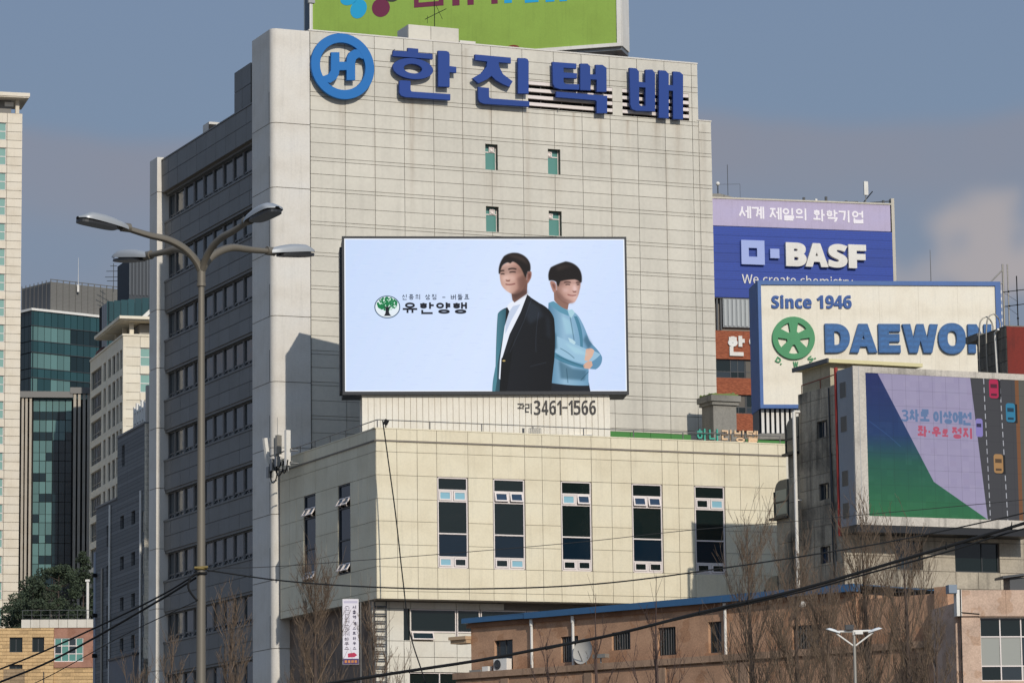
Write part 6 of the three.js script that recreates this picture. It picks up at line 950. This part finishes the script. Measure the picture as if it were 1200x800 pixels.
// ------------------------------------------------------------------ overhead cables and the poles that carry them
{
  const cab = (name, label, pts, r, m = M.wire) => solo(name, tube(pts, r, 90, 5), m, label, 'cable');
  cab('overhead_cable', 'black cable sagging from the lamp post clamp across the annex windows', [[-5.02, 6.52, -56.95], [-3.82, 6.36, -57.27], [-2.3, 6.26, -57.59], [-0.62, 6.24, -57.94], [1.37, 6.33, -58.35], [3.68, 6.63, -58.82], [6.18, 7.03, -59.32], [7.38, 7.27, -59.55], [8.74, 7.57, -59.82], [9.68, 7.8, -60.0]], 0.013);
  cab('thin_overhead_wire', 'hair thin wire rising from the lamp post across the cream annex', [[-5.02, 6.56, -56.95], [-4.24, 6.58, -57.24], [-2.3, 6.74, -57.79], [-0.04, 6.95, -58.41], [1.39, 7.1, -58.8], [2.85, 7.28, -59.2], [4.4, 7.43, -59.61], [5.83, 7.58, -59.98], [8.88, 7.9, -60.76], [9.85, 8.04, -61.0]], 0.006, M.greyWire);
  cab('heavy_cable', 'thick black cable bundle rising before the brown house', [[-6.5, 4.6, -64.9], [-3.44, 5.03, -64.0], [-1.93, 5.22, -63.56], [-0.69, 5.37, -63.2], [0.54, 5.56, -62.83], [1.76, 5.76, -62.47], [3.26, 6.09, -62.01], [5.04, 6.45, -61.47], [6.79, 6.9, -60.92], [8.3, 7.3, -60.44], [9.68, 7.68, -60.0]], 0.03);
  cab('lashed_cable', 'second black cable lashed under the thick bundle by the salmon house', [[0.54, 5.535, -62.82], [3.26, 6.06, -62.0], [4.99, 6.39, -61.46], [6.31, 6.70, -60.9], [7.62, 7.02, -60.5], [8.27, 7.21, -60.35], [9.67, 7.55, -60.0]], 0.016);
  cab('side_cable', 'upper of two black cables from the lamp post past the dark clad building', [[-5.2, 6.46, -57.0], [-5.85, 6.21, -57.97], [-8.02, 5.58, -61.01], [-9.19, 5.29, -62.55], [-10.34, 5.04, -64.0]], 0.016);
  cab('side_cable', 'lower of two black cables from the lamp post past the dark clad building', [[-5.21, 6.4, -57.0], [-5.84, 6.15, -57.94], [-8.02, 5.36, -61.0], [-9.19, 5.06, -62.55], [-10.33, 4.79, -64.0]], 0.02);
  cab('slack_wire', 'slack thin wire crossing below the two side cables', [[-5.15, 6.05, -57.05], [-6.6, 5.62, -59], [-8.3, 5.0, -61.2], [-10.3, 4.5, -64]], 0.008, M.greyWire);
  const wrap = thing('cable_ties', 'little black cable ties and a bird shaped clip along the thick cable bundle', 'clips', 0, 0, 0);
  for (const p of [[-1.93, 5.22, -63.56], [0.54, 5.56, -62.83], [3.26, 6.09, -62.01], [4.1, 6.26, -61.75], [6.0, 6.7, -61.2], [7.5, 7.08, -60.7], [8.6, 7.38, -60.35]]) part('tie', [new THREE.TorusGeometry(0.035, 0.012, 5, 10).rotateY(Math.PI / 2).translate(...p), bar([p[0], p[1] + 0.03, p[2]], [p[0] + 0.01, p[1] + 0.1, p[2]], 0.012, 0.006, 5)], M.wire, wrap);
  const pole = (x, z, h, label) => { const p = thing('utility_pole', label, 'utility pole', x, 0, z); part('shaft', bar([0, 0, 0], [0, h, 0], 0.17, 0.11, 16), M.concrete, p); part('crossarm', box(-0.8, 0.8, h - 0.5, h - 0.38, -0.06, 0.06), M.steel, p); return p; };
  pole(9.75, -60.4, 9.2, 'grey concrete utility pole carrying the thick cable bundle'); pole(-10.4, -64.1, 8.2, 'grey concrete utility pole holding the two side cables'); pole(-6.6, -65.0, 4.75, 'short concrete pole at the low end of the thick cable bundle');
}
// ------------------------------------------------------------------ bare street trees
function bareTree(label, x, z, h, spread, seed, dense = 1, lean = 0, mats = [M.bark, M.twig]) {
  reseed(seed);
  const t = thing('bare_tree', label, 'tree', x, 0, z, 0, 'bare street trees');
  const V = (a, b, c) => new THREE.Vector3(a, b, c), segs = [];
  const pos = [], nor = [], uvs = [], idx = [];
  const tubeSeg = (P, Q, r0, r1, sides) => {
    const d = Q.clone().sub(P).normalize(), a = Math.abs(d.y) < 0.9 ? V(0, 1, 0) : V(1, 0, 0), s = a.cross(d).normalize(), q = d.clone().cross(s), base = pos.length / 3;
    for (const [C, r] of [[P, r0], [Q, r1]]) for (let i = 0; i < sides; i++) { const an = i / sides * 2 * Math.PI, n = s.clone().multiplyScalar(Math.cos(an)).addScaledVector(q, Math.sin(an)); pos.push(C.x + n.x * r, C.y + n.y * r, C.z + n.z * r); nor.push(n.x, n.y, n.z); uvs.push(i / sides, C.y); }
    for (let i = 0; i < sides; i++) { const j = (i + 1) % sides; idx.push(base + i, base + j, base + sides + i, base + j, base + sides + j, base + sides + i); }
  };
  const grow = (P, dir, len, r, level) => {
    const n = level === 1 ? 6 : level === 2 ? 3 : level === 3 ? 2 : 1; let p = P.clone(), d = dir.clone().normalize(), q = r; const rEnd = level >= 3 ? 0.005 : Math.max(0.007, r * 0.3);
    for (let i = 0; i < n; i++) {
      const wob = 0.11; d.add(V(rr(-wob, wob), rr(0.02, 0.2), rr(-wob, wob))).normalize();
      const e = p.clone().addScaledVector(d, len / n), q2 = mix(r, rEnd, (i + 1) / n); tubeSeg(p, e, q, q2, level < 2 ? 5 : 3);
      const kids = level === 1 ? 1.7 : level === 2 ? 1.5 : level === 3 ? 0.7 : 0, m = kids * dense * (level === 1 && i === 0 ? 0.4 : 1), k1 = Math.floor(m) + (rnd() < m % 1 ? 1 : 0);
      for (let k = 0; k < k1; k++) {
        const a = rr(0, 6.283), tilt = rr(0.3, 0.8), side = V(Math.cos(a), 0, Math.sin(a)), cd = d.clone().multiplyScalar(Math.cos(tilt)).addScaledVector(side, Math.sin(tilt)).add(V(0, 0.4, 0)).normalize();
        grow(p.clone().lerp(e, rnd()), cd, len * (level === 1 ? rr(0.3, 0.7) : rr(0.35, 0.7)), level >= 2 ? 0.0075 : Math.max(0.010, q2 * 0.5), level + 1);
      }
      p = e; q = q2;
    }
    return p;
  };
  // trunk up to the lowest fork hidden below; limbs rise steeply from it
  const trunkH = h * 0.86, r0 = 0.019 * h * 0.9; const path = []; let p = V(0, 0, 0); path.push(p.clone());
  for (let i = 0; i < 8; i++) { p = p.clone().add(V(rr(-0.07, 0.07) + lean / 8, trunkH / 8, rr(-0.07, 0.07))); path.push(p.clone()); }
  for (let i = 0; i < 8; i++) tubeSeg(path[i], path[i + 1], mix(r0, 0.03, i / 8), mix(r0, 0.03, (i + 1) / 8), 9);
  const take = () => { const g = new THREE.BufferGeometry(); g.setAttribute('position', new THREE.Float32BufferAttribute(pos, 3)); g.setAttribute('normal', new THREE.Float32BufferAttribute(nor, 3)); g.setAttribute('uv', new THREE.Float32BufferAttribute(uvs, 2)); g.setIndex([...idx]); pos.length = nor.length = uvs.length = idx.length = 0; return g; };
  part('trunk', take(), mats[0], t);
  const limbs = Math.round(13 * (0.4 + 0.6 * dense)), fmax = 0.99;
  for (let k = 0; k < limbs; k++) {
    const f = mix(0.34, fmax, (k + rnd()) / limbs), i = Math.min(7, Math.floor(f * 8)), b = path[i].clone().lerp(path[i + 1], f * 8 - i), a = k * 2.4 + rr(-0.4, 0.4), up = mix(1.1, 2.4, f) * rr(0.7, 1.3);
    const L = spread * rr(0.9, 1.5) * (1.35 - 0.85 * f); grow(b, V(Math.cos(a), up, Math.sin(a)), L * 1.3, Math.min(0.075, Math.max(0.02, mix(r0, 0.03, f) * 0.36)), 1);
  }
  grow(path[8], V(lean * 0.05, 1, 0), h - path[8].y, 0.03, 2);
  const crown = part('crown', take(), mats[1], t); crown.userData.kind = 'stuff'; return t;
}
bareTree('bare brown tree with upright shoots before the annex side wall', -8.6, -150, 15.3, 1.9, 11, 1.3);
bareTree('bare tree between the lamp post and the tower pier', -11.3, -140, 12.4, 1.9, 12, 1.0);
bareTree('low bare tree just beside the steel lamp post', -13.6, -140, 11.2, 1.5, 13, 0.8);
bareTree('low bare tree before the dark clad building', -17.4, -160, 11.6, 1.7, 14, 0.8);
bareTree('thin bare tree beside the wall ladder', -6.0, -152, 13.6, 1.8, 15, 0.95);
bareTree('slender bare sapling before the house downpipe', 3.18, -140, 12.6, 1.2, 16, 0.55, 0, [M.twigDark, M.twigDark]);
bareTree('bare sapling before the shuttered house window', 5.6, -138, 13.1, 1.6, 17, 0.65, 0, [M.twigDark, M.twigDark]);
bareTree('tall bushy bare tree before the annex end and its shadow', 9.4, -140, 15.6, 2.4, 18, 1.1);
bareTree('dense bare tree before the curved glass bay', 10.9, -136, 14.0, 2.3, 19, 1.15);
bareTree('tall bare tree below the corner of the road safety screen', 13.8, -138, 15.8, 2.6, 20, 1.15);
bareTree('bare tree before the shuttered window under the road safety screen', 15.0, -134, 14.8, 2.3, 21, 1.05);
bareTree('short bare tree before the white satellite dish', 1.5, -148, 11.4, 1.5, 22, 0.6, 0, [M.twigDark, M.twigDark]);
bareTree('dense short bare tree behind the white park lamp', 11.6, -130, 12.0, 2.2, 23, 1.15);
bareTree('short bare tree before the terrace wall', 16.0, -133, 11.6, 1.7, 24, 0.9);

renderer.render(scene, camera);
